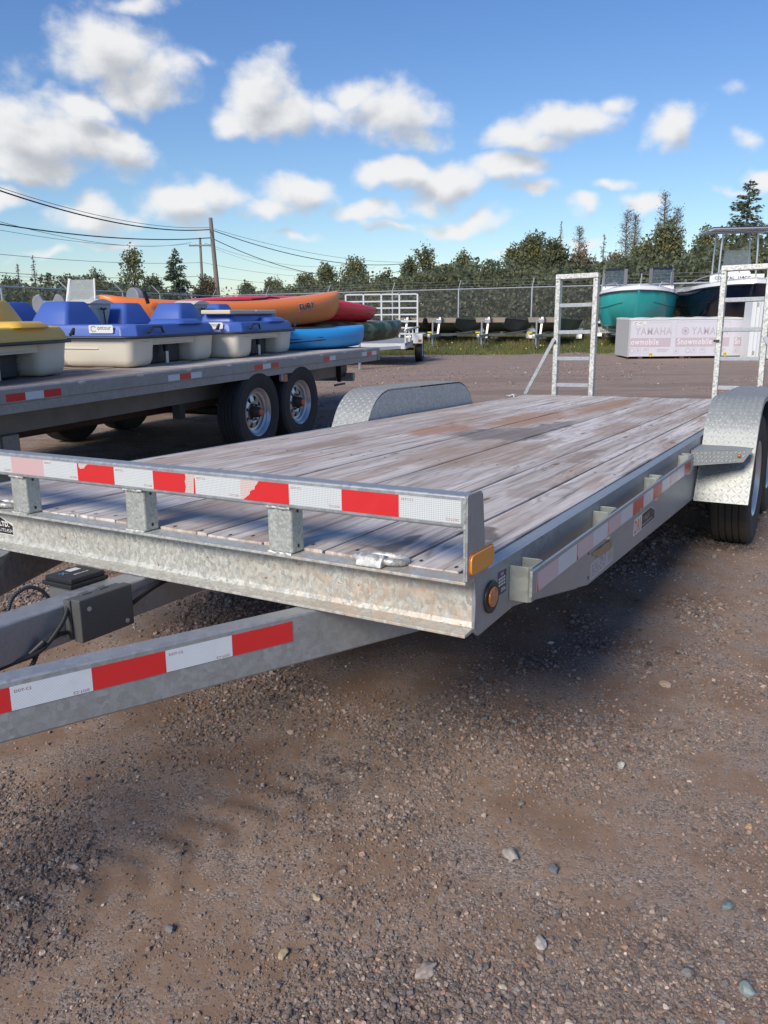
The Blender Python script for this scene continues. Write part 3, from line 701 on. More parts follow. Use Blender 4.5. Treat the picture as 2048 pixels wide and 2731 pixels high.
def spl(pts, n=8):
    P = [Vector(p) for p in pts]; out = []
    P = [P[0] * 2 - P[1]] + P + [P[-1] * 2 - P[-2]]
    for i in range(1, len(P) - 2):
        for k in range(n):
            t = k / n; a, b, c, d = P[i-1], P[i], P[i+1], P[i+2]
            out.append(.5 * ((2 * b) + (c - a) * t + (2 * a - 5 * b + 4 * c - d) * t * t + (3 * b - a - 3 * c + d) * t * t * t))
    out.append(P[-2]); return out
def cable(pts, r, ribbed=False, name='cable'):
    s = spl(pts, 30 if ribbed else 8); rr = [r * (1.0 if (i % 4) < 2 else .82) for i in range(len(s))] if ribbed else None
    MB().tube(s, r, 8, rr=rr).build(name, BLACK, TR, smooth=1)
cable([(-.955, -.272, -.308), (-.945, -.305, -.345), (-.952, -.365, -.395), (-.975, -.43, -.41), (-.99, -.53, -.42), (-.99, -.66, -.44)], .006)
cable([(-.955, -.285, -.375), (-.95, -.315, -.372), (-.958, -.36, -.39), (-.965, -.385, -.43), (-.97, -.44, -.47), (-.985, -.49, -.475), (-.99, -.53, -.45), (-.985, -.53, -.42)], .0065, True)
cable([(-.95, -.355, -.375), (-.965, -.385, -.40)], .0085)
cable([(-.98, -.545, -.41), (-.985, -.57, -.47), (-.99, -.60, -.50), (-.985, -.64, -.47), (-.99, -.66, -.42)], .007, True)
cable([(-.955, -.106, -.375), (-.95, -.05, -.352), (-.957, .02, -.338), (-.972, .12, -.335)], .006)
cable([(-1.075, -.36, -.32), (-1.09, -.33, -.29), (-1.085, -.29, -.275), (-1.075, -.26, -.29), (-1.07, -.24, -.32)], .0055, True)
# ramps, folded upright at the rear, with a prop each
def ramp(x0, xs, prop):
    r_ = bpy.data.objects.new('ramp', None); COL.objects.link(r_); r_.parent = TR; r_['label'] = 'left loading ramp standing upright' if x0 < -1 else 'right loading ramp standing upright'
    r_.matrix_basis = Matrix.Translation((x0, 6.02, ZD)) @ Matrix.Rotation(rad(-1.0), 4, 'X')
    w = .405; t = .046; H = 1.135
    for a in (0, w - t): MB().box(a, a + t, 0, .076, 0, H - t - .001).build('ramp_side_rail', GALV_RAMP, r_, bevel=.006, seg=2)
    MB().box(-.001, w + .001, -.001, .077, H - t, H).build('ramp_end', GALV_RAMP, r_, bevel=.005, seg=2)
    for z in (.085, .335, .582, .83):
        MB().box(t + .0005, w - t - .0005, 0, .07, z, z + .036).build('ramp_rung', GALV, r_, bevel=.003)
    MB().box(-.02, w + .02, -.006, .08, -.004, .004).build('ramp_foot', GALV, r_, bevel=.002)
    for a in (.022, w - .022): MB().tube([(a, -.002, H - t - .022), (a, .0, H - t - .022)], .005, 8).build('bolt_hole', BLACKP, r_)
    sx = -1 if prop < 0 else 1
    MB().bar((t * .3 if sx < 0 else w - .02, -.012, .54), (t * .3 + prop, -.03, .01), .034, .012, (0, 1, 0)).build('ramp_prop', GALV, r_, bevel=.002)
    MB().box(-.016, .03, -.014, .0, .495, .515).build('prop_clip', BLACK, r_, bevel=.002)
    return r_
ramp(-1.822, -.38, -.27); ramp(-.362, .38, .68)
# ------------------------------------------------------------------ ground
def vnoise(x, y, seed=0):
    xi = np.floor(x).astype(int); yi = np.floor(y).astype(int); fx = x - xi; fy = y - yi; fx = fx*fx*(3-2*fx); fy = fy*fy*(3-2*fy)
    def h(a, b):
        n = (a * 374761393 + b * 668265263 + seed * 1442695041) & 0x7fffffff; n = (n ^ (n >> 13)) * 1274126177 & 0x7fffffff
        return ((n ^ (n >> 16)) & 0xffff) / 65535.0
    return (h(xi, yi)*(1-fx) + h(xi+1, yi)*fx)*(1-fy) + (h(xi, yi+1)*(1-fx) + h(xi+1, yi+1)*fx)*fy
def fbm(x, y, o=4, seed=0):
    s = 0; a = .5
    for i in range(o): s = s + a * vnoise(x * 2**i, y * 2**i, seed + i); a *= .5
    return s
def gravelly(x, y):      # 0 = bare packed dirt, 1 = loose gravel
    return np.clip((fbm(x * 1.7 + 3, y * 1.7, 4, 11) - .40) * 6, 0, 1)
def gheight(x, y):
    near = np.clip((12 - np.hypot(x, y)) / 6, 0, 1)
    z = (fbm(x * .7, y * .7, 3, 1) - .45) * .035 + (fbm(x * 5, y * 5, 4, 2) - .45) * .016 + (fbm(x * 28, y * 28, 2, 5) - .4) * .0035
    # lug prints of a tractor tyre along a band left of the picture
    u = x * .80 + y * .60 - .0; v = -x * .60 + y * .80 - 1.78
    m = np.clip(1 - np.abs(v) / .16, 0, 1) ** .5 * np.clip((1.1 - np.abs(u - .3)) * 4, 0, 1)
    z = z + m * (np.clip(np.sin((u + np.abs(v) * .6) * 52) * 3, -1, 1) * .006 - .004)
    return z * near
def axis(lo, hi, d, far):
    a = list(np.arange(lo, hi + d, d)); s = d
    while a[-1] < far: s *= 1.22; a.append(a[-1] + s)
    s = d
    while a[0] > -far: s *= 1.22; a.insert(0, a[0] - s)
    return np.array(a)
gx = axis(-3.2, 4.2, .024, 600); gy = axis(.7, 7.0, .024, 600)
X, Y = np.meshgrid(gx, gy); Z = gheight(X, Y)
V = np.stack([X.ravel(), Y.ravel(), Z.ravel()], 1); nx = len(gx); ny = len(gy)
I = np.arange(nx * ny).reshape(ny, nx); Q = np.stack([I[:-1, :-1].ravel(), I[:-1, 1:].ravel(), I[1:, 1:].ravel(), I[1:, :-1].ravel()], 1)
m, nt, b, _ = material('gravel_ground'); oc = OBJC(nt)
big = NOI(nt, oc, .8, 5, .6); mid = NOI(nt, oc, 3.2, 6, .62); sm = NOI(nt, oc, 26, 5, .7)
dirt = MIX(nt, SS(nt, mid, .35, .68), (.235, .155, .106), (.375, .262, .188))
dirt = MIX(nt, SS(nt, big, .56, .70), dirt, (.265, .20, .165))
v1 = VOR(nt, oc, 190); v1g = GREY(nt, v1)
v2 = VOR(nt, oc, 45); v2g = GREY(nt, v2)
grav = MIX(nt, v1g, (.11, .088, .076), (.38, .32, .28))
gravf = SS(nt, MA(nt, 'ADD', MA(nt, 'MULTIPLY', mid, .6), MA(nt, 'MULTIPLY', sm, .55)), .50, .66)
c = MIX(nt, MA(nt, 'MULTIPLY', gravf, .85), dirt, grav)
c = MIX(nt, MA(nt, 'MULTIPLY', SS(nt, GREY(nt, VOR(nt, oc, 32)), .90, .93), MA(nt, 'MULTIPLY', SS(nt, N(nt, 'ShaderNodeSeparateXYZ', None, Vector=oc).outputs[1], 4, 7), .5)), c, (.46, .40, .36))
c = MIX(nt, MA(nt, 'MULTIPLY', SS(nt, sm, .40, .30), .45), c, (.07, .055, .047))
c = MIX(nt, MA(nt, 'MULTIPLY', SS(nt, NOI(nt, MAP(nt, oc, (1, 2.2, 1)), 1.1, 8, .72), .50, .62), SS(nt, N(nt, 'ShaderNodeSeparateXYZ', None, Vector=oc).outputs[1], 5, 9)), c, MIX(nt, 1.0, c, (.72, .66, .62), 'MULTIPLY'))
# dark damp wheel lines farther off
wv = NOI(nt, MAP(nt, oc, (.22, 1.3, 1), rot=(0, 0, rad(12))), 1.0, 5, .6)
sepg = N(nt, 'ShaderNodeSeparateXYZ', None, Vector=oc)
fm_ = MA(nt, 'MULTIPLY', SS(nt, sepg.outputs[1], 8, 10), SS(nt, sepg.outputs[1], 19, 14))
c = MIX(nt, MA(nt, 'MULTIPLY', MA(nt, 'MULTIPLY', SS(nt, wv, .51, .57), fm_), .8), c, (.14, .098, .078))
far_ = SS(nt, sepg.outputs[1], 6, 14); c = MIX(nt, MA(nt, 'MULTIPLY', far_, .5), c, (.36, .272, .222))
bh = MA(nt, 'ADD', MA(nt, 'MULTIPLY', NOI(nt, oc, 110, 6, .75), .6), MA(nt, 'MULTIPLY', MA(nt, 'MULTIPLY', VOR(nt, oc, 190, out='Distance'), gravf), -.7))
put(nt, b, Base_Color=c, Roughness=.9, Specular_IOR_Level=.25, Normal=BUMP(nt, bh, .65, .0035))
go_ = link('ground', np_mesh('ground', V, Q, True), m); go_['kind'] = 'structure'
# loose stones
def pebble_field(name, pts, scl, rot, col, mat, kindlabel):
    me = bpy.data.meshes.new(name); me.vertices.add(len(pts)); me.vertices.foreach_set('co', np.asarray(pts, np.float32).ravel())
    for nm, dat in (('scl', scl), ('rotv', rot), ('colv', col)):
        at_ = me.attributes.new(nm, 'FLOAT_VECTOR', 'POINT'); at_.data.foreach_set('vector', np.asarray(dat, np.float32).ravel())
    o = bpy.data.objects.new(name, me); COL.objects.link(o)
    g = bpy.data.node_groups.new(name, 'GeometryNodeTree')
    g.interface.new_socket('Geometry', in_out='INPUT', socket_type='NodeSocketGeometry'); g.interface.new_socket('Geometry', in_out='OUTPUT', socket_type='NodeSocketGeometry')
    gi = g.nodes.new('NodeGroupInput'); go = g.nodes.new('NodeGroupOutput'); jn = g.nodes.new('GeometryNodeJoinGeometry')
    for k in range(5):
        ic = g.nodes.new('GeometryNodeMeshIcoSphere'); ic.inputs['Radius'].default_value = .5; ic.inputs['Subdivisions'].default_value = 2
        no = g.nodes.new('ShaderNodeTexNoise'); no.noise_dimensions = '4D'; no.inputs['W'].default_value = k * 7.3; no.inputs['Scale'].default_value = 1.7; no.inputs['Detail'].default_value = 1.0
        sp = g.nodes.new('GeometryNodeSetPosition'); sb = g.nodes.new('ShaderNodeVectorMath'); sb.operation = 'SUBTRACT'; sb.inputs[1].default_value = (.5, .5, .5)
        sc_ = g.nodes.new('ShaderNodeVectorMath'); sc_.operation = 'SCALE'; sc_.inputs['Scale'].default_value = 1.1
        g.links.new(no.outputs['Color'], sb.inputs[0]); g.links.new(sb.outputs[0], sc_.inputs[0]); g.links.new(sc_.outputs[0], sp.inputs['Offset'])
        g.links.new(ic.outputs[0], sp.inputs[0]); sm_ = g.nodes.new('GeometryNodeSetMaterial'); sm_.inputs['Material'].default_value = mat; g.links.new(sp.outputs[0], sm_.inputs[0])
        ti = g.nodes.new('GeometryNodeGeometryToInstance'); g.links.new(sm_.outputs[0], ti.inputs[0]); g.links.new(ti.outputs[0], jn.inputs[0])
    ip = g.nodes.new('GeometryNodeInstanceOnPoints'); ip.inputs['Pick Instance'].default_value = True
    def na(nm):
        n = g.nodes.new('GeometryNodeInputNamedAttribute'); n.data_type = 'FLOAT_VECTOR'; n.inputs['Name'].default_value = nm; return n.outputs['Attribute']
    m2p = g.nodes.new('GeometryNodeMeshToPoints'); g.links.new(gi.outputs[0], m2p.inputs[0])
    g.links.new(m2p.outputs[0], ip.inputs['Points']); g.links.new(jn.outputs[0], ip.inputs['Instance']); g.links.new(na('scl'), ip.inputs['Scale']); g.links.new(na('rotv'), ip.inputs['Rotation'])
    g.links.new(ip.outputs[0], go.inputs[0]); md = o.modifiers.new('stones', 'NODES'); md.node_group = g
    o['kind'] = 'stuff'; o['label'] = kindlabel; o['category'] = 'gravel'
    return o
m, nt, b, _ = material('pebbles'); ca = N(nt, 'ShaderNodeAttribute', {'attribute_type': 'INSTANCER', 'attribute_name': 'colv'}).outputs['Color']
c = MIX(nt, NOI(nt, OBJC(nt), 2.5, 5, .65), (.62, .62, .62), (1.25, 1.25, 1.25)); c = MIX(nt, 1.0, ca, c, 'MULTIPLY')
put(nt, b, Base_Color=c, Roughness=.78, Specular_IOR_Level=.35); PEB = m
NP = 300000
dist = 1.05 * (7.5 / 1.05) ** RNG.random(NP); lat = (RNG.random(NP) - .5) * 1.25; px_ = lat * dist * 1.0; py_ = dist
gv = gravelly(px_, py_); keep = RNG.random(NP) < (.10 + .9 * gv); px_, py_, gv = px_[keep], py_[keep], gv[keep]; n = len(px_)
size = np.exp(RNG.normal(math.log(.0050), .50, n)) * (.8 + .45 * gv); big_ = RNG.random(n) < .0030; size[big_] = RNG.uniform(.010, .020, big_.sum()); size = np.clip(size, .002, .021)
size *= np.clip(py_ / 2.6, .8, 1.7)
flat = RNG.uniform(.45, .85, n); scl = np.stack([size * RNG.uniform(.8, 1.35, n), size * RNG.uniform(.75, 1.1, n), size * flat], 1)
rot = np.stack([RNG.normal(0, .25, n), RNG.normal(0, .25, n), RNG.uniform(0, 6.28, n)], 1)
pal = np.array([(.19, .16, .15), (.155, .14, .14), (.23, .19, .165), (.125, .105, .10), (.26, .215, .19), (.20, .145, .12), (.16, .165, .17), (.38, .34, .30), (.29, .20, .155)])
ci = RNG.choice(len(pal), n, p=[.2, .18, .15, .17, .09, .09, .06, .03, .03]); col = pal[ci] * RNG.uniform(.75, 1.6, (n, 1)) * np.array([[1.04, .96, .89]])
col[big_] *= 1.15
pz = gheight(px_, py_) + scl[:, 2] * RNG.uniform(.05, .38, n)
pebble_field('gravel', np.stack([px_, py_, pz], 1), scl, rot, col, PEB, 'loose grey and reddish gravel over the packed dirt')
NF = 26000
fy_ = 7.0 * (26 / 7.0) ** RNG.random(NF); fx_ = (RNG.random(NF) - .5) * 1.25 * fy_
kf = fbm(fx_ * .5 + 7, fy_ * .5, 4, 31) > .44; fx_, fy_ = fx_[kf], fy_[kf]; n = len(fx_)
size = np.exp(RNG.normal(math.log(.013), .4, n)) * (fy_ / 10) ** .5; scl = np.stack([size * 1.2, size, size * .65], 1); rot = np.stack([RNG.normal(0, .2, n), RNG.normal(0, .2, n), RNG.uniform(0, 6.28, n)], 1)
col = pal[RNG.integers(0, len(pal), n)] * RNG.uniform(.8, 1.5, (n, 1)) * np.array([[1.08, .97, .88]])
pebble_field('gravel', np.stack([fx_, fy_, gheight(fx_, fy_) + size * .12], 1), scl, rot, col, PEB, 'stones scattered thinly over the yard behind the trailers')
# a few larger stones that can be told apart
ST = [(1362, 2283, .036, (.36, .32, .29), 'pale pink and grey pointed stone near the picture centre bottom'), (1475, 2322, .026, (.13, .135, .15), 'dark slate stone right of the pale pointed stone'),
      (1135, 2593, .032, (.34, .28, .24), 'smooth beige upright stone low in the gravel'), (1941, 2418, .026, (.15, .19, .19), 'smooth oval blue-green pebble near the right edge'),
      (1657, 2043, .026, (.42, .40, .36), 'white flecked stone on the bare brown dirt'), (1774, 1824, .030, (.36, .27, .21), 'tan angular stone in the trailer shadow edge'),
      (1440, 2523, .024, (.40, .37, .34), 'light grey chip left of centre bottom'), (1998, 2205, .020, (.42, .26, .14), 'orange stone at the right edge'),
      (1340, 2635, .018, (.45, .37, .26), 'cream pebble beside the beige upright stone'), (845, 2400, .020, (.42, .33, .20), 'yellow-tan pebble on the gravel patch left of centre'),
      (755, 2552, .022, (.38, .30, .19), 'oval tan pebble low left of centre'), (453, 2484, .022, (.16, .15, .15), 'dark rounded stone low at the left'),
      (1295, 1916, .018, (.13, .16, .16), 'dark green-grey pebble below the trailer corner'), (1990, 2645, .030, (.24, .28, .27), 'pale green-grey stone at the lower right corner'),
      (1830, 2600, .024, (.17, .16, .15), 'grey rounded stone left of the lower right corner'), (625, 1972, .022, (.30, .21, .17), 'reddish flat stone under the near tongue beam'),
      (205, 2316, .026, (.34, .27, .24), 'pale pink stone at the lower left')]
import bmesh
for i, (sx_, sy_, s, c_, lab) in enumerate(ST):
    p = gnd(sx_, sy_, 0); bm = bmesh.new(); bmesh.ops.create_icosphere(bm, subdivisions=3, radius=.5); sr = random.Random(i)
    ax_ = Vector((sr.uniform(.85, 1.2), sr.uniform(.6, .85), sr.uniform(.5, .7)))
    import mathutils.noise as mn
    for v in bm.verts:
        q = v.co.normalized(); d = 1 + .55 * (mn.noise(q * 1.3 + Vector((i * 5.1, 0, 0)))) + .12 * mn.noise(q * 4 + Vector((i, 3, 0)))
        v.co = Vector((q.x * ax_.x, q.y * ax_.y, q.z * ax_.z)) * .5 * d
    me = bpy.data.meshes.new('stone'); bm.to_mesh(me); bm.free(); mt = plain('stone_tint', c_, .75, var=.45, scale=3.5)
    z0 = float(gheight(np.array([p.x]), np.array([p.y]))[0])
    o = link('stone', me, mt, smooth=.7); o.matrix_basis = Matrix.Translation((p.x, p.y, z0 + s * .22)) @ Matrix.Rotation(sr.uniform(0, 6), 4, 'Z') @ Matrix.Diagonal((s * 1.25, s * 1.25, s * 1.25, 1))
    tagp(o, lab, 'stone', 'larger stones on the gravel')
# ------------------------------------------------------------------ the deck-over trailer with the boats
T2O = Vector((-2.32643, 4.89757, 0)); Y2 = 0.392558
d2 = Vector((math.sin(Y2), math.cos(Y2), 0)); n2 = Vector((math.cos(Y2), -math.sin(Y2), 0))
sl = math.atan(-.0097)
# local axes: X along the trailer towards its rear, Y across away from the camera side, Z up
T2M = Matrix(((d2.x, -n2.x, 0, T2O.x), (d2.y, -n2.y, 0, T2O.y), (0, 0, 1, .925), (0, 0, 0, 1))) @ Matrix.Rotation(-sl, 4, 'Y')
T2 = thing('deckover_trailer', 'long grey deck-over trailer on tandem wheels carrying pedal boats and kayaks', 'trailer', T2M)
def z2(x, w): return w - .925 + .0097 * x        # world height -> local z
S0, S1, WD = -2.6, 5.97, 2.5
kk = random.Random(9)
for i in range(12):
    y0 = .055 + i * (WD - .11) / 12; m = MB(); m.box(S0, S1 - .02, y0, y0 + (WD - .11) / 12 - .006, -.04, -.004 + kk.uniform(-.003, .003)); m.build('deck_plank', WOOD2, T2)
for sgn, ya in ((0, 0.0), (1, WD)):
    Yf = (lambda y: y) if not sgn else (lambda y: WD - y)
    m = MB(); pts = [(Yf(0), -.012), (Yf(0), -.052), (Yf(-.0), -.098), (Yf(.055), -.098), (Yf(.055), .0), (Yf(.012), .0)]; m.prism(pts, 'x', S0, S1); m.build('edge_rail', GALV_OLD, T2, bevel=.003)
    m = MB(); a, b = sorted((Yf(.012), Yf(.06))); m.box(S0, S1 - .03, a, b, -.165, -.099); m.build('edge_channel', GALV_OLD, T2, bevel=.003)
    for x in np.arange(.62, 5.8, .61):
        q = MB(); a, b = sorted((Yf(-.002), Yf(.05))); q.box(x, x + .075, a, b, -.028, -.010); q.build('stake_slot', GALV_RAMP, T2, bevel=.004)
    m = MB(); a, b = sorted((Yf(.42), Yf(.50))); m.box(S0 + .0, S1 - .25, a, b, -.36, -.166); m.build('main_beam', plain('dull_frame_paint', (.25, .235, .225), .75, var=.35, scale=5, metal=.1), T2, bevel=.004)
for x in np.arange(-2.3, 5.9, .61): MB().box(x, x + .05, .06, WD - .06, -.14, -.045).build('cross_member', GALV_OLD, T2)
MB().box(S1 - .02, S1 + .02, 0, WD, -.165, -.001).build('rear_rail', GALV_OLD, T2, bevel=.004)
# tape on the near edge
for s, seq in ((.0, 'rwr'), (1.60, 'wrw'), (2.91, 'rwr'), (4.37, 'rw'), (5.42, 'wrw')):
    for k, c in enumerate(seq): MB().box(s + .1524 * k, s + .1524 * k + .152, -.0012, -.0004, -.0885, -.040).build('reflective_tape', RED if c == 'r' else WHITE_FINE, T2)
# wheels on both sides
for x in (2.99, 3.85):
    for side in (0, 1):
        y = .13 if not side else WD - .10
        M = Matrix.Translation((x, y, z2(x, .40))) @ Matrix.Rotation(rad(-90 if not side else 90), 4, 'Z') @ Matrix.Rotation(rad(17 * x), 4, 'X')
        wheel(T2, M, 'big', RUBBER, R=.405, W=.24, rim=.225)
    MB().tube([(x, .2, z2(x, .40)), (x, WD - .2, z2(x, .40))], .05, 12).build('axle', BLACK, T2)
for y in (.46, WD - .46):
    MB().box(2.35, 4.5, y - .03, y + .03, z2(3, .47), z2(3, .55)).build('spring', RUSTY, T2)
    for x in (2.32, 3.40, 4.48): MB().box(x - .04, x + .04, y - .04, y + .04, z2(3, .40), -.36).build('spring_hanger', plain('hanger_paint', (.09, .085, .085), .7), T2)
# front leg / landing gear and a lengthwise torque tube
MB().box(.28, .42, .38, .52, z2(.3, .05), -.361).build('landing_leg', GALV_OLD, T2, bevel=.008)
MB().box(-.9, .279, .40, .50, -.62, -.361).build('front_gusset', GALV_OLD, T2, bevel=.008)
MB().box(.28, .42, WD - .52, WD - .38, z2(.3, .05), -.361).build('landing_leg', GALV_OLD, T2, bevel=.008)
MB().tube([(.45, .75, z2(1, .50)), (2.9, .75, z2(3, .46))], .045, 10).build('brake_tube', RUSTY, T2)
MB().tube([(1.0, 1.2, z2(1, .55)), (2.9, 1.2, z2(3, .53))], .035, 10).build('brake_tube', RUSTY, T2)
lb = MB().box(3.42, 3.47, .006, .03, -.235, -.166).build('lamp_bracket', GALV_OLD, T2)
MB().box(3.475, 3.55, .004, .03, -.245, -.170).build('side_lamp', AMBER_LENS, T2, bevel=.005)
MB().box(5.55, 5.72, .35, .55, -.36, -.166).build('rear_crossbar', BLACK, T2, bevel=.01)
MB().box(5.73, 5.76, .36, .50, -.30, -.18).build('tail_lamp', REDLENS, T2, bevel=.005)
pb = MB(); pb.box(5.62, 5.66, .40, .44, -.43, -.361); pb.build('plate_post', BLACK, T2); MB().box(5.50, 5.80, .41, .43, -.475, -.45).build('plate_bracket', BLACK, T2, bevel=.003)

# ---- pedal boats: X to the boat's right seen from the stern, Y forward, Z up
BLUE = plain('blue_polyethylene', (.060, .125, .42), .38, var=.05, scale=3, bump=.05)
YEL = plain('yellow_polyethylene', (.74, .46, .08), .42, var=.05, scale=3, bump=.05)
CREAM = plain('cream_polyethylene', (.66, .62, .52), .38, var=.05, scale=2.5, bump=.05)
CONS = plain('grey_cream_console', (.46, .46, .38), .4, var=.05)
BUMP_ = plain('dark_blue_bumper', (.03, .036, .05), .5)
RUD = plain('black_rudder', (.012, .016, .028), .5, bump=.1)
def rrect(x0, x1, y0, y1, r, n=4):
    P = []
    for cx, cy, a0 in ((x1 - r, y1 - r, 0), (x0 + r, y1 - r, 90), (x0 + r, y0 + r, 180), (x1 - r, y0 + r, 270)):
        for k in range(n + 1): a = rad(a0 + 90 * k / n); P.append((cx + r * math.cos(a), cy + r * math.sin(a)))
    return P
def rbox(m, z, x0, x1, y0, y1, r, tx=0, ty=0, n=4):     # rounded box lofted through levels z = [(z, inset)]
    rings = [[(x, y, zz) for x, y in rrect(x0 + ins + tx * k, x1 - ins - tx * k * 0, y0 + ins, y1 - ins, max(r - ins * .3, .01), n)] for k, (zz, ins) in enumerate(z)]
    return m.loft(rings)
def pedal_boat(M, colr, label, L=1.85, lid=False, sy=0.0):
    b = thing('pedal_boat', label, 'pedal boat', M, 'pedal boats on the deck-over trailer'); W = .69
    # hull: two pontoons joined ahead of the rudder well
    h = MB()
    for s in (-1, 1):
        x0, x1 = (-W, -.33) if s < 0 else (.33, W)
        rbox(h, [(.0, .055), (.018, .022), (.06, .006), (.14, .0), (.242, -.012)], x0, x1, .03, .75, .07)
    h.m = 0
    rbox(h, [(.0, .07), (.02, .03), (.07, .01), (.14, .0), (.242, -.012)], -W, W, .60, L, .16)
    h.box(-.36, .36, .05, .7, .175, .242)
    h.build('hull', CREAM, b, smooth=rad(50))
    for s in (-1, 1):
        MB().tube([(s * (W + .004), .35, .155), (s * (W + .006), .9, .157), (s * (W + .002), 1.6, .155)], .006, 6).build('hull_crease', CREAM, b, smooth=1)
    MB().tube([(-W + .10, .028, .205), (-W + .2, .020, .205), (-W + .30, .032, .205)], .006, 6).build('hull_crease', CREAM, b, smooth=1)
    # rudder in the well, with its bright shaft
    r = MB(); r.box(-.29, .26, .16, .24, .0, .18); 
    r.build('rudder', RUD, b, bevel=.02, seg=3)
    for z in (.045, .095, .14): MB().box(-.285, .255, .153, .159, z, z + .006).build('rudder_rib', RUD, b)
    MB().tube([(-.06, .10, .005), (-.06, .10, .11)], .018, 12).build('rudder_shaft', RIM, b, smooth=.6)
    MB().tube([(-.06, .10, .11), (-.06, .10, .21)], .027, 12).build('rudder_sleeve', RUD, b, smooth=.6)
    MB().box(-.25, .22, .05, .16, .186, .192).build('well_step', RIM, b)
    # deck shell
    s = MB(); out = [(-W - .03, L - .1), (-W - .03, .10), (-W + .05, -.01), (W - .05, -.01), (W + .03, .10), (W + .03, L - .1), (W - .2, L + .05), (-W + .2, L + .05)]
    def ins(P, d):
        c = [(p[0] * (1 - d / W), .9 + (p[1] - .9) * (1 - d / .95)) for p in P]; return c
    s.loft([[(x, y, z) for x, y in P] for P, z in ((out, .250), (ins(out, .012), .305), (ins(out, .035), .350), (ins(out, .075), .356), (ins(out, .12), .335))])
    s.build('deck_shell', colr, b, bevel=.012, seg=3)
    u = MB(); rbox(u, [(.345, -.02), (.372, .0), (.39, .03)], .06, .44, .0, .35, .06); u.build('deck_rise', colr, b, bevel=.01)
    g = MB(); o2 = ins(out, -.012); g.tube([(x, y, .246) for x, y in o2] + [(o2[0][0], o2[0][1], .246)], .012, 8); g.build('bumper', BUMP_, b, smooth=1)
    # seat backs and console
    def back(xc, yc, w, ht, y2):
        q = MB(); zb = .345
        lv = [(zb, 0, 0), (zb + ht * .5, .055, .03), (zb + ht * .93, .105, .06), (zb + ht, .125, .075)]
        rings = []
        for z, a, c in lv: rings.append([(x, y, z) for x, y in rrect(xc - w / 2 + a, xc + w / 2 - a, yc + c, y2 - c * 1.2, .035, 3)])
        q.loft(rings); q.build('seat_back', colr, b, bevel=.008, smooth=rad(35))
    back(-.42, .66 + sy, .50, .20, 1.06 + sy); back(.40, .66 + sy, .48, .195, 1.06 + sy)
    if not lid: back(-.42, 1.28, .50, .20, 1.70)
    c = MB(); rings = []
    for z, hw in ((.34, .08), (.43, .125), (.51, .155), (.535, .16)): rings.append([(-hw, .80, z), (hw, .80, z), (hw, 1.02, z), (-hw, 1.02, z)])
    c.loft(rings); c.build('console', CONS, b, bevel=.01)
    c = MB(); pts = [(-.178, .53)] + [(-.178 + .356 * k / 10, .535 + .038 * math.sin(math.pi * k / 10)) for k in range(11)] + [(.178, .53)]; c.prism(pts, 'y', .775, 1.05); c.build('console_cap', CREAM, b, bevel=.008)
    MB().tube([(.03, .785, .35), (.005, .775, .475)], .0065, 6).build('steering_lever', BLACK, b, smooth=1)
    MB().tube([(-.035, .772, .487), (.0, .770, .478), (.035, .772, .487)], .010, 6).build('lever_grip', BLACK, b, smooth=1)
    hd = MB(); hx = -W + .20; hd.tube([(hx - .03, -.022, .282), (hx, -.035, .285), (hx + .025, -.040, .33), (hx + .16, -.040, .33), (hx + .19, -.035, .285), (hx + .23, -.022, .282)], .010, 6); hd.build('grab_handle', BLACK, b, smooth=1)
    cl = MB(); cl.tube([(W - .03, -.02, .285), (W + .01, -.03, .33), (W + .045, .0, .29)], .011, 6); cl.build('corner_cleat', BLACK, b, smooth=1)
    # name plate on the side near the stern
    fr = frame((-W - .030, .40, .283), (0, -1, 0), (-.02, 0, 1)); pl = MB(); pl.prism([(x, z) for x, z in rrect(0, .235, 0, .066, .012)], 'y', 0, .0015)
    Mx = Matrix(((fr[0][0], fr[0][2] * -1, fr[0][1], fr[0][3]), (fr[1][0], -fr[1][2], fr[1][1], fr[1][3]), (fr[2][0], -fr[2][2], fr[2][1], fr[2][3]), (0, 0, 0, 1)))
    npz = link('name_plate', pl.mesh('name_plate'), WHITEP, b, mat4=Mx @ Matrix.Translation((0, -.0048, 0)))
    text('name_plate_print', 'ontour', .050, BLACKP, npz, Matrix(((1, 0, 0, .083), (0, 0, -1, -.0004), (0, 1, 0, .028), (0, 0, 0, 1))), .0003, bold=0, xs=.9)
    for k in range(12):
        if k in (0, 11): continue
        a = rad(30 * k + 10); q = MB().box(-.006, .006, 0, .0005, -.0025, .0025); link('name_plate_print', q.mesh('name_plate_print'), BLACKP, npz, mat4=Matrix.Translation((.046 + .024 * math.cos(a), -.0008, .035 + .022 * math.sin(a))) @ Matrix.Rotation(-a + .5, 4, 'Y'))
    if lid:
        q = MB(); rbox(q, [(.35, .0), (.40, .012), (.425, .03)], -.55, .62, .14, .52, .05); q.build('rear_bench', colr, b, bevel=.008)
        MB().box(-.62, -.02, .13, .46, .427, .470).build('bench_lid', plain('cream_lid', (.60, .53, .38), .4, var=.04), b, bevel=.012, seg=3)
        MB().box(-.012, .50, .13, .46, .427, .470).build('bench_lid', plain('cream_lid_right', (.60, .53, .38), .4, var=.04), b, bevel=.012, seg=3)
    return b
PB = lambda s, y, rz=0: T2M @ Matrix.Translation((s, y, .0)) @ Matrix.Rotation(rz, 4, 'Z')
pedal_boat(PB(.42, .34, rad(12)), YEL, 'yellow and cream pedal boat at the left edge of the photo', sy=-.36)
pedal_boat(PB(2.42, .48, rad(5)), BLUE, 'blue and cream pedal boat beside the yellow one')
pedal_boat(PB(3.92, .42, rad(6)), BLUE, 'blue and cream pedal boat with a cream bench lid, next to the kayaks', L=1.55, lid=True)
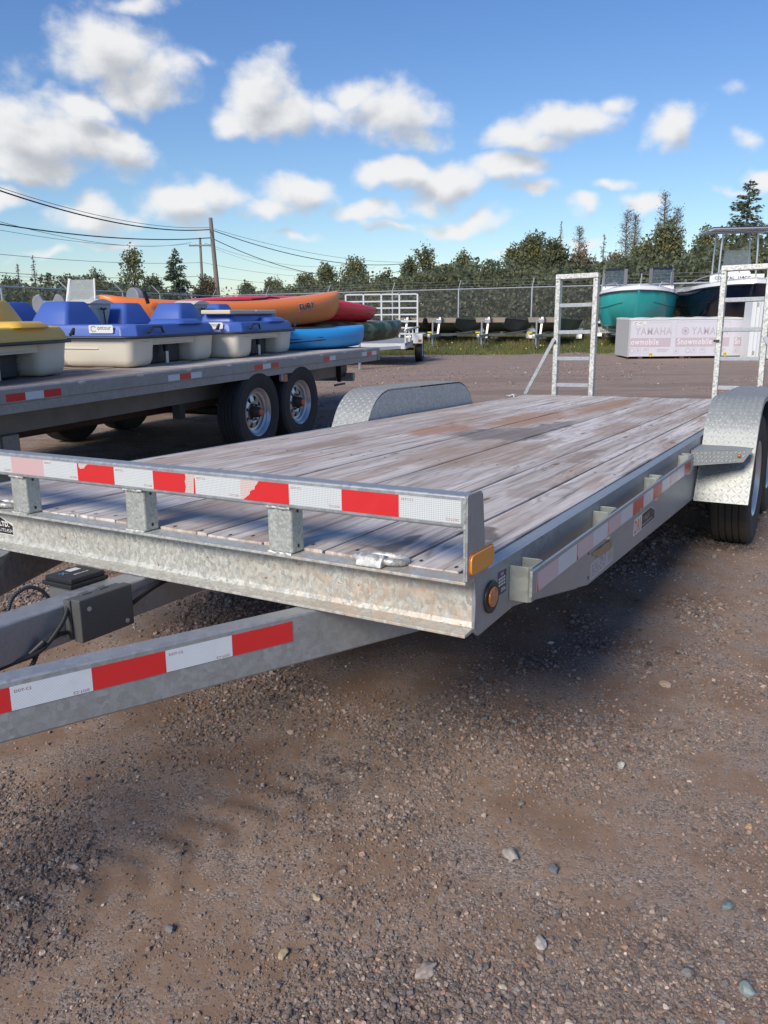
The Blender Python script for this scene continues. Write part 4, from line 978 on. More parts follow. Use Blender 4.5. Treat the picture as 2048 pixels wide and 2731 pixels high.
pedal_boat(PB(.9, 2.25, 0) @ Matrix.Translation((0, 0, .0)) if 0 else PB(-1.2, .50), BLUE, 'blue pedal boat beyond the left edge of the photo') if 0 else None

# ---- kayaks
def kayak(M, L, W, H, mat, label, hull2=None, rock=.12, tipz=.9, group='kayaks stacked on the deck-over trailer', flat=.75, tipw=.02, deckdip=.0, side_lines=True, flip=False):
    k = thing('kayak', label, 'kayak', M, group); n = 36; rings = []; m = MB()
    for i in range(n + 1):
        t = i / n; u = 2 * t - 1; w = W / 2 * max(0, 1 - abs(u) ** 2.3) ** .62 + tipw * .5; e = abs(u)
        keel = rock * e ** 3.2 + H * .62 * max(0, (e - .86) / .14) ** 1.6; sheer = H * (tipz + (1 - tipz) * (1 - e ** 2)) if tipz < 1 else H * (1 + (tipz - 1) * e ** 2.2)
        keel = min(keel, sheer - .02); x = u * L / 2; ring = []
        for a, b_ in ((0, 0), (.55, .02), (.86, .16), (.97, .42), (1.0, .68), (.96, .86), (.80, .95), (.45, 1.0 - deckdip * .6), (0, 1.0 - deckdip)):
            ring.append((x, a * w, keel + (sheer - keel) * b_))
        full = ring + [(x, -y, z) for x, y, z in ring[-2:0:-1]]
        rings.append(full)
    m.loft(rings, True, True); m.build('kayak_hull', mat, k, smooth=rad(55))
    if not flip:
        c = MB(); c.prism([(.62 * math.cos(2 * math.pi * q / 24), .20 * W / .75 * math.sin(2 * math.pi * q / 24)) for q in range(24)], 'z', H * (1 - deckdip) - .04, H * (1 - deckdip) + .012)
        c.build('cockpit_rim', BLACK, k, bevel=.006)
    return k
ORG = plain('orange_polyethylene', (.78, .20, .05), .35, var=.05, scale=3)
REDK = plain('red_polyethylene', (.72, .03, .04), .32, var=.05, scale=3)
m, nt, b, _ = material('orange_fading_to_yellow'); oc = OBJC(nt); sx2 = N(nt, 'ShaderNodeSeparateXYZ', None, Vector=oc)
put(nt, b, Base_Color=MIX(nt, SS(nt, sx2.outputs[0], 1.2, 2.1), (.85, .22, .05), (.72, .36, .05)), Roughness=.36); ORGF = m
LBL = plain('light_blue_polyethylene', (.03, .30, .66), .33, var=.05, scale=3)
m, nt, b, _ = material('green_camouflage'); oc = OBJC(nt); nz = NOI(nt, oc, 4.5, 3, .5)
put(nt, b, Base_Color=MIX(nt, SS(nt, nz, .52, .58), MIX(nt, SS(nt, nz, .42, .46), (.012, .02, .016), (.03, .065, .035)), (.12, .17, .10)), Roughness=.4); CAMO = m
def kmat(p0, p1, z, L):       # p0, p1 = (s, y) on the trailer deck, centre placed between them
    a = Vector((p0[0], p0[1], 0)); b_ = Vector((p1[0], p1[1], 0)); d = (b_ - a).normalized(); c = b_ - d * L / 2
    return T2M @ Matrix.Translation((c.x, c.y, z)) @ Matrix.Rotation(math.atan2(d.y, d.x), 4, 'Z')
K1 = kayak(kmat((3.9, 2.0), (6.65, .88), .245, 3.5) @ Matrix.Rotation(rad(-1.5), 4, 'Y'), 3.5, .78, .34, ORGF, 'orange kayak with FURY lettering on its side', tipz=1.3, rock=.10)
fr = K1.matrix_world
hullK1 = [c for c in K1.children if c.name.startswith('kayak_hull')][0]
def on_hull(o, x0, z0, off, L=3.5, W=.78, H=.34, rock=.10, tipz=1.3):      # lay flat lettering on the curved near side
    for v in o.data.vertices:
        x = x0 + v.co.x; z = z0 + v.co.y + .10 * v.co.x; u = x / (L / 2); e = abs(u); w = W / 2 * max(0, 1 - e ** 2.3) ** .62 + .01
        keel = rock * e ** 3.2; sheer = H * (1 + (tipz - 1) * e ** 2.2); f = (z - keel) / (sheer - keel)
        B = [(0, 0), (.02, .55), (.16, .86), (.42, .97), (.68, 1.0), (.86, .96), (.95, .80), (1, .45)]; a = 1.0
        for (q0, a0), (q1, a1) in zip(B, B[1:]):
            if q0 <= f <= q1: a = a0 + (a1 - a0) * (f - q0) / (q1 - q0)
        v.co = (x, -(w * a) - off, z)
    o.matrix_basis = Matrix.Identity(4)
on_hull(text('kayak_lettering', 'FURY', .110, BLACKP, K1, Matrix.Identity(4), 0, bold=.002), .72, .20, .016)
on_hull(text('kayak_lettering', 'FURY', .110, WHITEP, K1, Matrix.Identity(4), 0, bold=.006), .72, .20, .012)
MB().tube([(.25, -.02, .352), (.45, -.05, .36), (.55, .0, .375), (.65, -.08, .355)], .012, 6).build('deck_cord', BLACK, K1, smooth=1)
K2 = kayak(kmat((4.0, 2.45), (7.95, .87), .30, 4.2), 4.2, .78, .36, REDK, 'red kayak lying upside down on the green one', tipz=.55, rock=.0, flip=True)
MB().tube([(.9, -.33, .10), (1.3, -.29, .105), (1.75, -.205, .115)], .008, 6).build('side_cord', BLACK, K2, smooth=1)
K3 = kayak(kmat((5.0, 1.9), (8.45, .68), .0, 3.4), 3.4, .84, .30, CAMO, 'dark green camouflage kayak under the red one', tipz=1.05, rock=.06)
K4 = kayak(kmat((4.5, 1.05), (6.1, .29), .0, 2.1) , 2.1, .70, .25, LBL, 'light blue kayak resting on the deck at the trailer edge', tipz=1.12, rock=.03)
for z, zz in ((.14, .175), (.105, .15)): MB().tube([(-.5, -.335, z - .02), (.1, -.352, z + .01), (.55, -.29, zz)], .007, 6).build('side_cord', BLACK, K4, smooth=1)
K5 = None if 1 else kayak(kmat((2.2, 2.9), (5.2, 2.2), .20, 3.2), 3.2, .74, .36, ORG, 'plain orange kayak behind the blue pedal boats', tipz=1.1)
MB().tube([(-1.35, -.30, .34), (-1.40, -.33, .47)], .022, 8).build('paddle_holder', BLACK, K1, smooth=1)

# ---- small boat with windscreen and grey seats standing beyond the deck-over trailer
BM = Matrix.Translation(at(230, 860, 11.2) * 1) ; c0 = at(290, 850, 11.0)
BB = thing('fishing_boat', 'fishing boat with clear windscreen and grey seat backs behind the pedal boats', 'boat', Matrix.Translation((c0.x, c0.y, 0)) @ Matrix.Rotation(rad(-12), 4, 'Z'))
ALU = plain('painted_aluminium', (.42, .43, .42), .4, .3)
SEATG = plain('grey_seat_vinyl', (.20, .215, .24), .55, var=.2, scale=8)
h = MB(); rings = []
for i in range(9):
    u = i / 8; x = -2.4 + 4.8 * u; w = .85 * min(1, 1.15 - .9 * max(0, u - .55) ** 1.2 * 1.6); kz = .62 + .25 * max(0, u - .7)
    rings.append([(x, -w, 1.22), (x, -w * .85, kz + .08), (x, 0, kz), (x, w * .85, kz + .08), (x, w, 1.22), (x, w - .05, 1.22), (x, w * .8, kz + .14), (x, 0, kz + .06), (x, -w * .8, kz + .14), (x, -w + .05, 1.22)])
h.loft(rings).build('boat_hull', ALU, BB, smooth=rad(30))
MB().box(-.55, .25, -.75, -.28, 1.0, 1.38).build('console', WHITEP, BB, bevel=.03)
ws = MB(); ws.add([(-.16, -.74, 1.38), (.26, -.74, 1.38), (.20, -.60, 1.74), (-.13, -.60, 1.74)], [(0, 1, 2, 3)]); ws.build('windscreen', glassy('scratched_acrylic', (.55, .6, .6), .42, .15), BB)
MB().tube([(-.17, -.745, 1.22), (-.135, -.60, 1.75)], .022, 8).build('windscreen_post', WHITEP, BB); MB().tube([(.27, -.745, 1.36), (.205, -.60, 1.75)], .012, 8).build('windscreen_post', WHITEP, BB)
def seatback(x, y, z0, w, h_, rz, notch):
    pts = []
    for k in range(13):
        a = math.pi * k / 12; pts.append((w / 2 * math.cos(a), h_ * (.55 + .45 * math.sin(a) ** .6) - (notch * h_ * .3 if 4 < k < 8 else 0)))
    pts += [(-w / 2 * .85, 0), (w / 2 * .85, 0)]
    q = MB(); q.prism(pts, 'y', -.045, .045); e = link('boat_seat', q.mesh('boat_seat'), SEATG, BB, mat4=Matrix.Translation((x, y, z0)) @ Matrix.Rotation(rz, 4, 'Z'), bevel=.02, seg=3)
    return e
seatback(-.46, -.60, 1.25, .44, .34, rad(8), 1); seatback(.12, -.25, 1.22, .50, .34, rad(4), 0); seatback(.66, -.45, 1.22, .34, .42, rad(-35), 0)
bt = thing('boat_trailer', 'low boat trailer under the fishing boat with grey seats', 'boat trailer', Matrix.Translation((c0.x, c0.y, 0)) @ Matrix.Rotation(rad(-12), 4, 'Z'))
MB().box(-2.6, 3.4, -.05, .05, .45, .55).build('trailer_tongue', GALV_OLD, bt); MB().box(-2.2, 1.5, -.7, -.62, .48, .56).build('side_beam', GALV_OLD, bt); MB().box(-2.2, 1.5, .62, .7, .48, .56).build('side_beam', GALV_OLD, bt)
MB().box(-1.3, -1.2, -.85, .85, .28, .36).build('axle', BLACK, bt)
for s in (-1, 1): wheel(bt, Matrix.Translation((-1.25, s * .95, .31)) @ Matrix.Rotation(rad(90 * s), 4, 'Z'), 'small', RUBBER, R=.31, W=.18, rim=.17, capx=.6)
for s in (-1, 1): MB().box(-1.6, -1.4, s * .62 - .04, s * .62 + .04, .561, .68).build('hull_bunk', BLACK, bt)

# ------------------------------------------------------------------ chain-link fences
FH = 1.98
GALV_WIRE = plain('fence_wire', (.27, .28, .29), .5, .2, var=.05)
GALV_PIPE = plain('fence_pipe', (.50, .52, .53), .42, .45, var=.1)
def fence(P0, P1, posts, label, outdir, name='chain_link_fence'):
    a = Vector((*P0, 0)); b = Vector((*P1, 0)); d = (b - a); L = d.length; d.normalize(); nn = Vector((d.y, -d.x, 0))
    f = thing(name, label, 'fence', Matrix.Translation(a))
    for s in posts:
        p = d * s; pm = MB(); pm.tube([p, p + Vector((0, 0, FH + .02))], .032, 10); o = pm.build('fence_post', GALV_PIPE, f, smooth=.6)
        MB().tube([p + Vector((0, 0, FH)), p + Vector(outdir) * .34 + Vector((0, 0, FH + .36))], .021, 8).build('barb_arm', GALV_PIPE, o, smooth=.6)
    m = MB(); m.tube([Vector((0, 0, FH)), d * L + Vector((0, 0, FH))], .023, 8); m.build('top_rail', GALV_PIPE, f, smooth=.6)
    for k in (.3, .62, .95):
        o = Vector(outdir) * .34 * k; pts = [o + d * (L * i / 60) + Vector((0, 0, FH + .36 * k - .02 * math.sin(math.pi * ((i * L / 60 / 3.2) % 1)))) for i in range(61)]
        MB().tube(pts, .0045, 4).build('barbed_wire', GALV_WIRE, f)
    # woven mesh: every diagonal wire is there
    V = []; Q = []; hgt = FH - .06; step = .066; w = .0011
    for sg in (1, -1):
        off = 0 if sg == 1 else .002
        s = -hgt
        while s < L:
            s0, s1 = s, s + hgt; z0, z1 = (.04, .04 + hgt) if sg == 1 else (.04 + hgt, .04)
            c0_ = max(s0, 0); c1_ = min(s1, L)
            if c1_ > c0_:
                q = lambda x: z0 + (z1 - z0) * (x - s0) / hgt
                for (dx, dz) in ((-w, sg * w), (w, -sg * w)):
                    for x in (c0_, c1_): pnt = d * x + nn * off; V.append((pnt.x + d.x * dx, pnt.y + d.y * dx, q(x) + dz))
                o = len(V) - 4; Q.append((o, o + 1, o + 3, o + 2))
            s += step
    lm = link('chain_link_mesh', np_mesh('chain_link_mesh', V, Q), GALV_WIRE, f); lm['kind'] = 'stuff'
    return f
FC = (-9.9, 48.0); FR = (15.5, 20.9); FL = (-10.8, 10.0)
def post_s(P0, P1, pxs):     # distance along the fence of the posts seen at these columns
    out = []; a = Vector(P0); b = Vector(P1); d = (b - a); L = d.length; d.normalize()
    for px in pxs:
        r_ = ray(px, 860); t = (a.x * r_.y - a.y * r_.x) / (r_.x * d.y - r_.y * d.x); out.append(t)
    return [o for o in out if 0 <= o <= L]
fence(FC, FR, [0] + post_s(FC, FR, [713, 876, 1047, 1222, 1416, 1600, 1780]) + [27.4, 30.6, 33.8], 'chain-link fence with barbed wire running behind the boats on the right', (.35, .94, 0))
fence(FC, FL, post_s(FC, FL, [516, 432, 334, 189, 14]) + [30.5, 33.8, 37], 'chain-link fence with leaning barbed wire arms along the left side', (-1, 0, 0))

# ------------------------------------------------------------------ jon boats on their trailers, teal boat, navy boat
OLIVE = plain('olive_boat_paint', (.15, .14, .115), .5, var=.15, scale=6); OLIVE_IN = plain('brown_grey_transom', (.22, .18, .14), .6, var=.15, scale=6)
DARKOL = plain('dark_hull', (.035, .036, .032), .5)
def jon_boat(px, Y, hdg, wb, label, L=3.7):
    p = at(px, 850, Y); M = Matrix.Translation((p.x, p.y, 0)) @ Matrix.Rotation(hdg, 4, 'Z')   # local Y runs from the bow away
    b = thing('jon_boat', label, 'boat', M, 'olive jon boats by the fence'); m = MB(); rings = []; z0 = .52
    for i in range(11):
        u = i / 10; y = L * u; w = (wb / 2) + .16 * min(1, u * 2.2); wf = w - .16 + .03 * min(1, u * 3); kz = z0 + .30 * max(0, (.30 - u) / .30) ** 1.5; gz = .96 - .12 * min(1, u * 1.6) + .02 * u
        rings.append([(-w, y, gz), (-wf, y, kz), (wf, y, kz), (w, y, gz), (w - .03, y, gz), (wf - .03, y, kz + .03), (-wf + .03, y, kz + .03), (-w + .03, y, gz)])
    m.loft(rings); m.build('boat_hull', OLIVE, b)
    m = MB(); w = wb / 2; m.add([(-w - .01, -.012, .965), (w + .01, -.012, .965), (w - .02, -.022, .83), (-w + .02, -.022, .83), (-w - .01, .004, .965), (w + .01, .004, .965), (w - .02, .004, .83), (-w + .02, .004, .83)], [(0, 1, 2, 3), (7, 6, 5, 4), (0, 4, 5, 1), (2, 6, 7, 3), (0, 3, 7, 4), (1, 5, 6, 2)])
    m.build('bow_plate', OLIVE_IN, b)
    MB().box(-w - .02, w + .02, -.01, .32, .955, .975).build('bow_deck', OLIVE_IN, b, bevel=.006)
    for s in (-1, 1):
        q = [Vector((s * (wb / 2 + .16 * min(1, u * 2.2) + .01), L * u, .955 - .12 * min(1, u * 1.6) + .02 * u)) for u in [k / 10 for k in range(11)]]
        MB().tube(q, .016, 6).build('gunwale', OLIVE, b, smooth=1)
        q = [Vector((s * (wb / 2 + .16 * min(1, u * 2.2) - .06), L * u, .79 - .05 * min(1, u * 1.6))) for u in [k / 10 for k in range(11)]]
        MB().tube(q, .010, 6).build('hull_rib', OLIVE, b, smooth=1)
    MB().box(-w - .1, w + .1, 1.5, 1.8, .78, .82).build('bench', OLIVE_IN, b); MB().box(-w - .1, w + .1, 2.9, 3.2, .78, .82).build('bench', OLIVE_IN, b)
    return M
def boat_trailer(M, label, L=3.8, wid=1.35, tong=1.5, zb=.42, R=.26, jackx=-.03, group='galvanised boat trailers by the fence', winch=.95, yel=True):
    t = thing('boat_trailer', label, 'boat trailer', M, group)
    MB().box(-.035, .035, -tong, 1.2, zb, zb + .07).build('trailer_tongue', GALV_POST, t)
    for s in (-1, 1):
        MB().bar((s * .04, -.25, zb + .035), (s * wid / 2 * .8, .9, zb + .035), .05, .07).build('frame_arm', GALV_POST, t)
        MB().box(s * wid / 2 * .8 - .025, s * wid / 2 * .8 + .025, .9, L - .2, zb, zb + .07).build('side_beam', GALV_POST, t)
        MB().box(s * .32 - .03, s * .32 + .03, .5, L - .3, zb + .0705, zb + .10).build('hull_bunk', BLACK, t)
        Mw = Matrix.Translation((s * (wid / 2 + .02), L * .66, R)) @ Matrix.Rotation(0 if s > 0 else math.pi, 4, 'Z')
        wheel(t, Mw, 'tiny%.2f' % R, RUBBER, R=R, W=.15, rim=R * .55, capx=.6)
        fn = MB(); pr_ = []
        for k in range(9):
            a = rad(180 - 22.5 * k); pr_.append([(s * (wid / 2 - .07), L * .66 + (R + .07) * math.cos(a), R + (R + .06) * math.sin(a)), (s * (wid / 2 + .12), L * .66 + (R + .07) * math.cos(a), R + (R + .06) * math.sin(a))])
        fn.loft(pr_, False, False); fn.build('fender', GALV_RAMP, t, smooth=1)
    MB().box(-wid / 2, wid / 2, L * .66 - .03, L * .66 + .03, R - .03, R + .03).build('axle', GALV_OLD, t)
    MB().tube([(jackx, -tong + .35, zb + .5), (jackx, -tong + .35, .12)], .028, 10).build('jack', RIM, t, smooth=.6)
    jw = MB(); jw.lathe([(.02, -.025), (.07, -.02), (.075, 0), (.07, .02), (.02, .025)], 14); link('jack_wheel', jw.mesh('jack_wheel'), BLACK, t, mat4=Matrix.Translation((jackx, -tong + .35, .076)))
    MB().tube([(jackx, -tong + .35, zb + .47), (jackx + .16, -tong + .33, zb + .50), (jackx + .17, -tong + .33, zb + .42)], .010, 6).build('jack_crank', RIM, t)
    MB().bar((0, -.42, zb + .07), (0, -.18, winch), .06, .05).build('winch_post', GALV_RAMP, t)
    MB().box(-.09, .07, -.33, -.20, winch - .16, winch - .04).build('winch', RIM, t, bevel=.01)
    MB().box(-.05, .05, -.20, -.10, winch - .02, winch + .05).build('bow_stop', BLACK, t, bevel=.01)
    MB().box(-.05, .05, -tong - .18, -tong + .02, zb + .0, zb + .10).build('coupler', RIM, t, bevel=.02)
    for s in (-1, 1): MB().tube([(s * .05, -tong + .05, zb), (s * .07, -tong + .12, zb - .18), (s * .05, -tong + .3, zb - .22), (s * .03, -tong + .5, zb)], .012, 6).build('safety_chain', RIM, t)
    if yel: MB().box(-.55, -.40, .28, .34, zb + .071, zb + .12).build('strap_ratchet', plain('yellow_strap', (.6, .48, .03), .5), t)
    return t
jb_ = [(1178, 25.6, rad(-20), .93, 'olive jon boat with its bow plate just right of the ramp-gate trailer'), (1308, 25.2, rad(-22), .93, 'olive jon boat in the middle, left of the fence post'),
       (1450, 24.6, rad(-22), .93, 'olive jon boat partly behind the left loading ramp'), (1092, 26.2, rad(-20), .93, 'olive jon boat mostly hidden behind the ramp-gate trailer')]
for i, (px, Y, hd, wb, lab) in enumerate(jb_):
    M = jon_boat(px, Y, hd, wb, lab); boat_trailer(M @ Matrix.Translation((0, 0, 0)), 'boat trailer under the ' + lab.split(',')[0].replace('mostly hidden ', '').replace('with its bow plate ', ''), wid=1.45, tong=1.25, winch=.98)

def bow_boat(M, L, B, zk, zg, colhull, colbot, deckc, stripe, label, rake=.9):
    b = thing('motor_boat', label, 'boat', M)
    hull = MB(); bot = MB(); dk = MB(); n = 22; RH = []; RB = []; G = []; 
    for i in range(n + 1):
        u = i / n; s = min(1, u / .46); f = math.sin(s * math.pi / 2) ** .55; y = L * u ** 1.25
        w = B / 2 * f + .02; wc = w * (.88 * min(1, .42 + s * .9)); gz = zg - .16 * s - .02; kz = zk + (zg - zk) * .30 * (1 - min(1, u / .25)) ** 1.7
        cz = kz + .05 + .05 * (1 - s * .4) ; cz = min(cz, gz - .15); yk = y + rake * .0
        yy = y - rake * 0
        lean = lambda z: (gz - z) / (zg - zk) * rake * (1 - u) ** 2
        RH.append([(-w, y, gz), (-(w * .97 + .01), y + lean(gz - .25), gz - (gz - cz) * .42), (-wc, y + lean(cz), cz), (0, y + lean(kz), kz), (wc, y + lean(cz), cz), (w * .97 + .01, y + lean(gz - .25), gz - (gz - cz) * .42), (w, y, gz)])
        G.append((w, y, gz))
    for i in range(len(RH) - 1):
        for k in range(6):
            tgt = hull if k in (0, 1, 4, 5) or i < 7 else bot
            tgt.add([RH[i][k], RH[i][k + 1], RH[i + 1][k + 1], RH[i + 1][k]], [(0, 1, 2, 3)])
    tr_ = RH[-1]; hull.add(tr_, [tuple(range(7))]); hull.add(RH[0], [tuple(range(7))])
    import bmesh as _b
    def weld(mb, name, mat):
        me = mb.mesh(name); bm = _b.new(); bm.from_mesh(me); _b.ops.remove_doubles(bm, verts=bm.verts, dist=.002); _b.ops.recalc_face_normals(bm, faces=bm.faces); bm.to_mesh(me); bm.free()
        return link(name, me, mat, b, smooth=rad(35))
    weld(hull, 'hull_side', colhull); weld(bot, 'hull_bottom', colbot)
    for sgn in (-1, 1):
        MB().tube([(sgn * (w + .012), y, gz - .01) for w, y, gz in G], .028, 6).build('rub_strake', stripe, b, smooth=1)
        MB().tube([((-1) * 0 + sgn * (abs(r_[1][0]) + .002), r_[1][1], r_[1][2]) for r_ in RH[1:]], .008, 5).build('hull_line', stripe, b, smooth=1)
    MB().tube([(0, RH[i][3][1] - .012, RH[i][3][2]) for i in range(0, 6)] , .018, 6).build('keel_strip', WHITEP, b, smooth=1) if 0 else None
    # white deck cap: raised coaming following the gunwale
    rr_ = []
    for w, y, gz in G: rr_.append([(-w, y, gz + .015), (-w * .97, y + .02, gz + .11), (-max(w - .22, .0), y + .10, gz + .17), (max(w - .22, 0), y + .10, gz + .17), (w * .97, y + .02, gz + .11), (w, y, gz + .015)])
    m = MB(); m.loft(rr_, False, False); m.add(rr_[0], [tuple(range(6))]); m.build('deck_cap', deckc, b, smooth=rad(40))
    return b, G
TEAL = plain('teal_gelcoat', (.06, .56, .54), .12, var=.03, coat=.8); WGEL = plain('white_gelcoat', (.75, .75, .72), .2, var=.03, coat=.5); NAVY = plain('navy_gelcoat', (.006, .010, .028), .10, var=.1, coat=1)
NVF = plain('navy_frame', (.01, .014, .045), .35)
pT = at(1702, 800, 22.6); hT = -math.atan2(pT.x, pT.y) * .93
MT = Matrix.Translation((pT.x, pT.y, 0)) @ Matrix.Rotation(hT, 4, 'Z')
TB, GT = bow_boat(MT, 5.4, 2.24, .62, 1.74, TEAL, WGEL, WGEL, plain('dark_grey_trim', (.05, .06, .06), .4), 'teal boat with white deck and open windscreen, on a trailer behind the crate')
for s in (-1, 1):
    MB().tube([(s * .55, .62, 1.84), (s * .62, .60, 1.93), (s * .88, .95, 1.90), (s * .92, 1.0, 1.80)], .014, 6).build('bow_rail', RIM, TB, smooth=1)
# windscreen: two framed panes left and right of the walk-through
for s in (-1, 1):
    x0, x1 = (.36, 1.0); z0, z1 = 1.86, 2.36; y0 = 2.1
    f_ = bpy.data.objects.new('windscreen', None); COL.objects.link(f_); f_.parent = TB
    P = lambda u, v: (s * (x0 + (x1 - x0) * u), y0 + .55 * u * .6 + .16 * v, z0 + (z1 - z0) * v)
    for a, c_ in (((0, 0), (1, 0)), ((0, 0), (0, 1)), ((0, 1), (1, 1)), ((1, 0), (1, 1))):
        MB().bar(P(*a), P(*c_), .10 if a[0] == 0 and c_[0] == 0 else .06, .05).build('windscreen_frame', NVF, f_)
    g_ = MB(); g_.add([P(0, 0), P(1, 0), P(1, 1), P(0, 1)], [(0, 1, 2, 3)]); g_.build('windscreen_pane', glassy('tinted_pane', (.10, .14, .18), .45, .04), f_)
    g_ = MB(); g_.add([P(1, 0), (s * 1.04, y0 + 1.3, z0), (s * 1.02, y0 + 1.3, z0 + .34), P(1, 1)], [(0, 1, 2, 3)]); g_.build('side_pane', glassy('clear_pane', (.6, .7, .75), .4, .04), f_)
    cs = MB(); cs.box(*sorted((s * .32, s * 1.02)), 1.7, 3.2, 1.6, 1.86); cs.build('helm_coaming', WGEL, TB, bevel=.04)
    MB().tube([(s * .98, 2.95, 1.85), (s * .99, 2.45, 2.36)], .014, 6).build('windscreen_support', RIM, f_)
t_ = boat_trailer(MT @ Matrix.Translation((0, 1.15, 0)), 'galvanised boat trailer with a marked crossbeam under the teal boat', L=4.2, wid=2.1, tong=1.7, zb=.44, R=.33, winch=1.25, group=None, yel=False)
ce = MB().box(-1.1, 1.1, .55, .62, .50, .62).build('crossbeam', GALV_RAMP, t_)
text('crossbeam_print', 'EASY HAULER', .11, BLACKP, ce, frame((-1.0, .548, .525), (1, 0, 0), (0, 0, 1)), .001, bold=.002, xs=.75)
for s in (-1, 1): MB().box(s * .07 - .025, s * .07 + .025, .55, .60, 1.26, 1.36).build('roller', plain('yellow_roller', (.62, .42, .03), .5), t_, bevel=.015)
for s in (-1, 1):
    MB().box(*sorted((s * 1.02, s * 1.26)), 2.35, 3.05, .74, .80).build('wheel_cover', WHITEP, t_, bevel=.02)
    MB().box(*sorted((s * 1.24, s * 1.26)), 2.35, 3.05, .50, .76).build('wheel_cover_side', WHITEP, t_, bevel=.008)
    MB().box(s * .8 - .03, s * .8 + .03, .55, .61, .621, .85).build('guide_post', RIM, t_)
pN = at(2012, 800, 21.9)
MN = Matrix.Translation((pN.x, pN.y, 0)) @ Matrix.Rotation(rad(-11), 4, 'Z')
NB, GN = bow_boat(MN, 6.0, 2.60, .66, 1.86, NAVY, WGEL, WGEL, plain('black_trim', (.02, .02, .02), .4), 'navy blue centre console boat with a metal T-top, at the right edge')
cc = MB(); rings = []
for z, i_ in ((1.86, 0), (2.2, .03), (2.32, .10)): rings.append([(-.42 + i_, 2.3 + i_, z), (.42 - i_, 2.3 + i_, z), (.42 - i_, 3.3, z), (-.42 + i_, 3.3, z)])
cc.loft(rings); cc.build('console', WGEL, NB, bevel=.03)
text('boat_lettering', 'COASTAL  198CC', .115, BLACKP, NB, frame((-.62, 2.28, 2.02), (1, 0, 0), (0, 0, 1)), .002, bold=.002)
MB().box(-.75, .75, 2.285, 2.30, 1.93, 2.16).build('name_board', WGEL, NB)
g_ = MB(); g_.add([(-.40, 2.38, 2.30), (.40, 2.38, 2.30), (.36, 2.58, 2.85), (-.36, 2.58, 2.85)], [(0, 1, 2, 3)]); g_.build('windscreen', glassy('dark_acrylic', (.18, .22, .24), .6, .05), NB)
for s in (-1, 1):
    for y in (2.30, 3.25): MB().tube([(s * .52, y, 1.86), (s * .50, y + .02, 2.9), (s * .47, y + .05, 3.38)], .028, 8).build('top_leg', RIM, NB, smooth=1)
    MB().tube([(s * .30, .25, 1.98), (s * .42, .3, 2.22), (s * .85, 1.1, 2.14), (s * 1.05, 2.2, 2.05), (s * 1.1, 3.0, 1.98)], .016, 8).build('bow_rail', RIM, NB, smooth=1)
MB().tube([(-.42, .3, 2.22), (0, .08, 2.28), (.42, .3, 2.22)], .016, 8).build('bow_rail', RIM, NB, smooth=1)
for y in (1.95, 2.5, 3.1, 3.6): MB().tube([(-.95, y, 3.36), (-.80, y, 3.41), (.80, y, 3.41), (.95, y, 3.36)], .028, 8).build('top_tube', RIM, NB, smooth=1)
for x in (-.92, .92): MB().tube([(x, 1.9, 3.37), (x, 3.65, 3.37)], .028, 8).build('top_tube', RIM, NB, smooth=1)
MB().box(-.85, .85, 1.92, 3.6, 3.435, 3.455).build('top_canvas', NVF, NB)
t_ = boat_trailer(MN @ Matrix.Translation((0, 1.2, 0)), 'boat trailer under the navy blue boat', L=4.6, wid=2.1, tong=1.6, zb=.44, R=.33, winch=1.30, group=None, yel=False)
for s in (-1, 1): MB().box(s * .09 - .03, s * .09 + .03, -.30, -.22, 1.30, 1.42).build('roller', plain('yellow_roller_b', (.62, .42, .03), .5), t_, bevel=.015)

# ---- utility trailer with tall ramp gate
gp = at(1018, 900, 21.6)
UM = Matrix.Translation((gp.x, gp.y, 0)) @ Matrix.Rotation(rad(-9), 4, 'Z')
UT = thing('utility_trailer', 'white utility trailer with a tall barred ramp gate, between the kayaks and the jon boats', 'trailer', UM)
WM = plain('white_galvanised', (.60, .62, .62), .45, .25, var=.08)
gt = bpy.data.objects.new('ramp_gate', None); COL.objects.link(gt); gt.parent = UT
for x in (-.96, -.48, 0, .48, .96): MB().box(x - .02, x + .02, -.02, .02, .55, 1.66).build('gate_upright', WM, gt)
for z in (.62, .78, .95, 1.12, 1.29, 1.46, 1.64): MB().box(-.939, .939, -.014, .014, z, z + .035).build('gate_bar', WM, gt) if False else [MB().box(a + .0205, a + .4595, -.014, .014, z, z + .035).build('gate_bar', WM, gt) for a in (-.96, -.48, 0, .48)]
MB().box(-1.0, 1.0, -2.9, .0, .48, .53).build('trailer_floor', GALV_OLD, UT)
for s in (-1, 1):
    MB().box(*sorted((s * .98, s * 1.02)), -2.9, .02, .40, .479).build('side_beam', WM, UT)
    MB().box(*sorted((s * .98, s * 1.02)), -2.9, -.03, .80, .84).build('side_rail', WM, UT)
    for y in (-2.85, -2.1, -1.4, -.7): MB().box(*sorted((s * .985, s * 1.015)), y, y + .04, .531, .799).build('rail_post', WM, UT)
    MB().box(*sorted((s * 1.03, s * 1.27)), -1.55, -.75, .66, .69).build('fender_top', WM, UT, bevel=.01)
    MB().box(*sorted((s * 1.03, s * 1.27)), -1.59, -1.551, .46, .69).build('fender_front', WM, UT, bevel=.01)
    wheel(UT, Matrix.Translation((s * 1.14, -1.15, .31)) @ Matrix.Rotation(0 if s > 0 else math.pi, 4, 'Z'), 'small', RUBBER, R=.31, W=.18, rim=.17, capx=.6)
    MB().box(*sorted((s * 1.16, s * 1.24)), -1.60, -1.591, .50, .56).build('side_lamp', AMBER_LENS, UT)
MB().box(-1.0, 1.0, -1.18, -1.12, .28, .34).build('axle', BLACK, UT)
MB().box(-1.0, 1.0, -2.93, -2.901, .40, .53).build('front_beam', WM, UT)
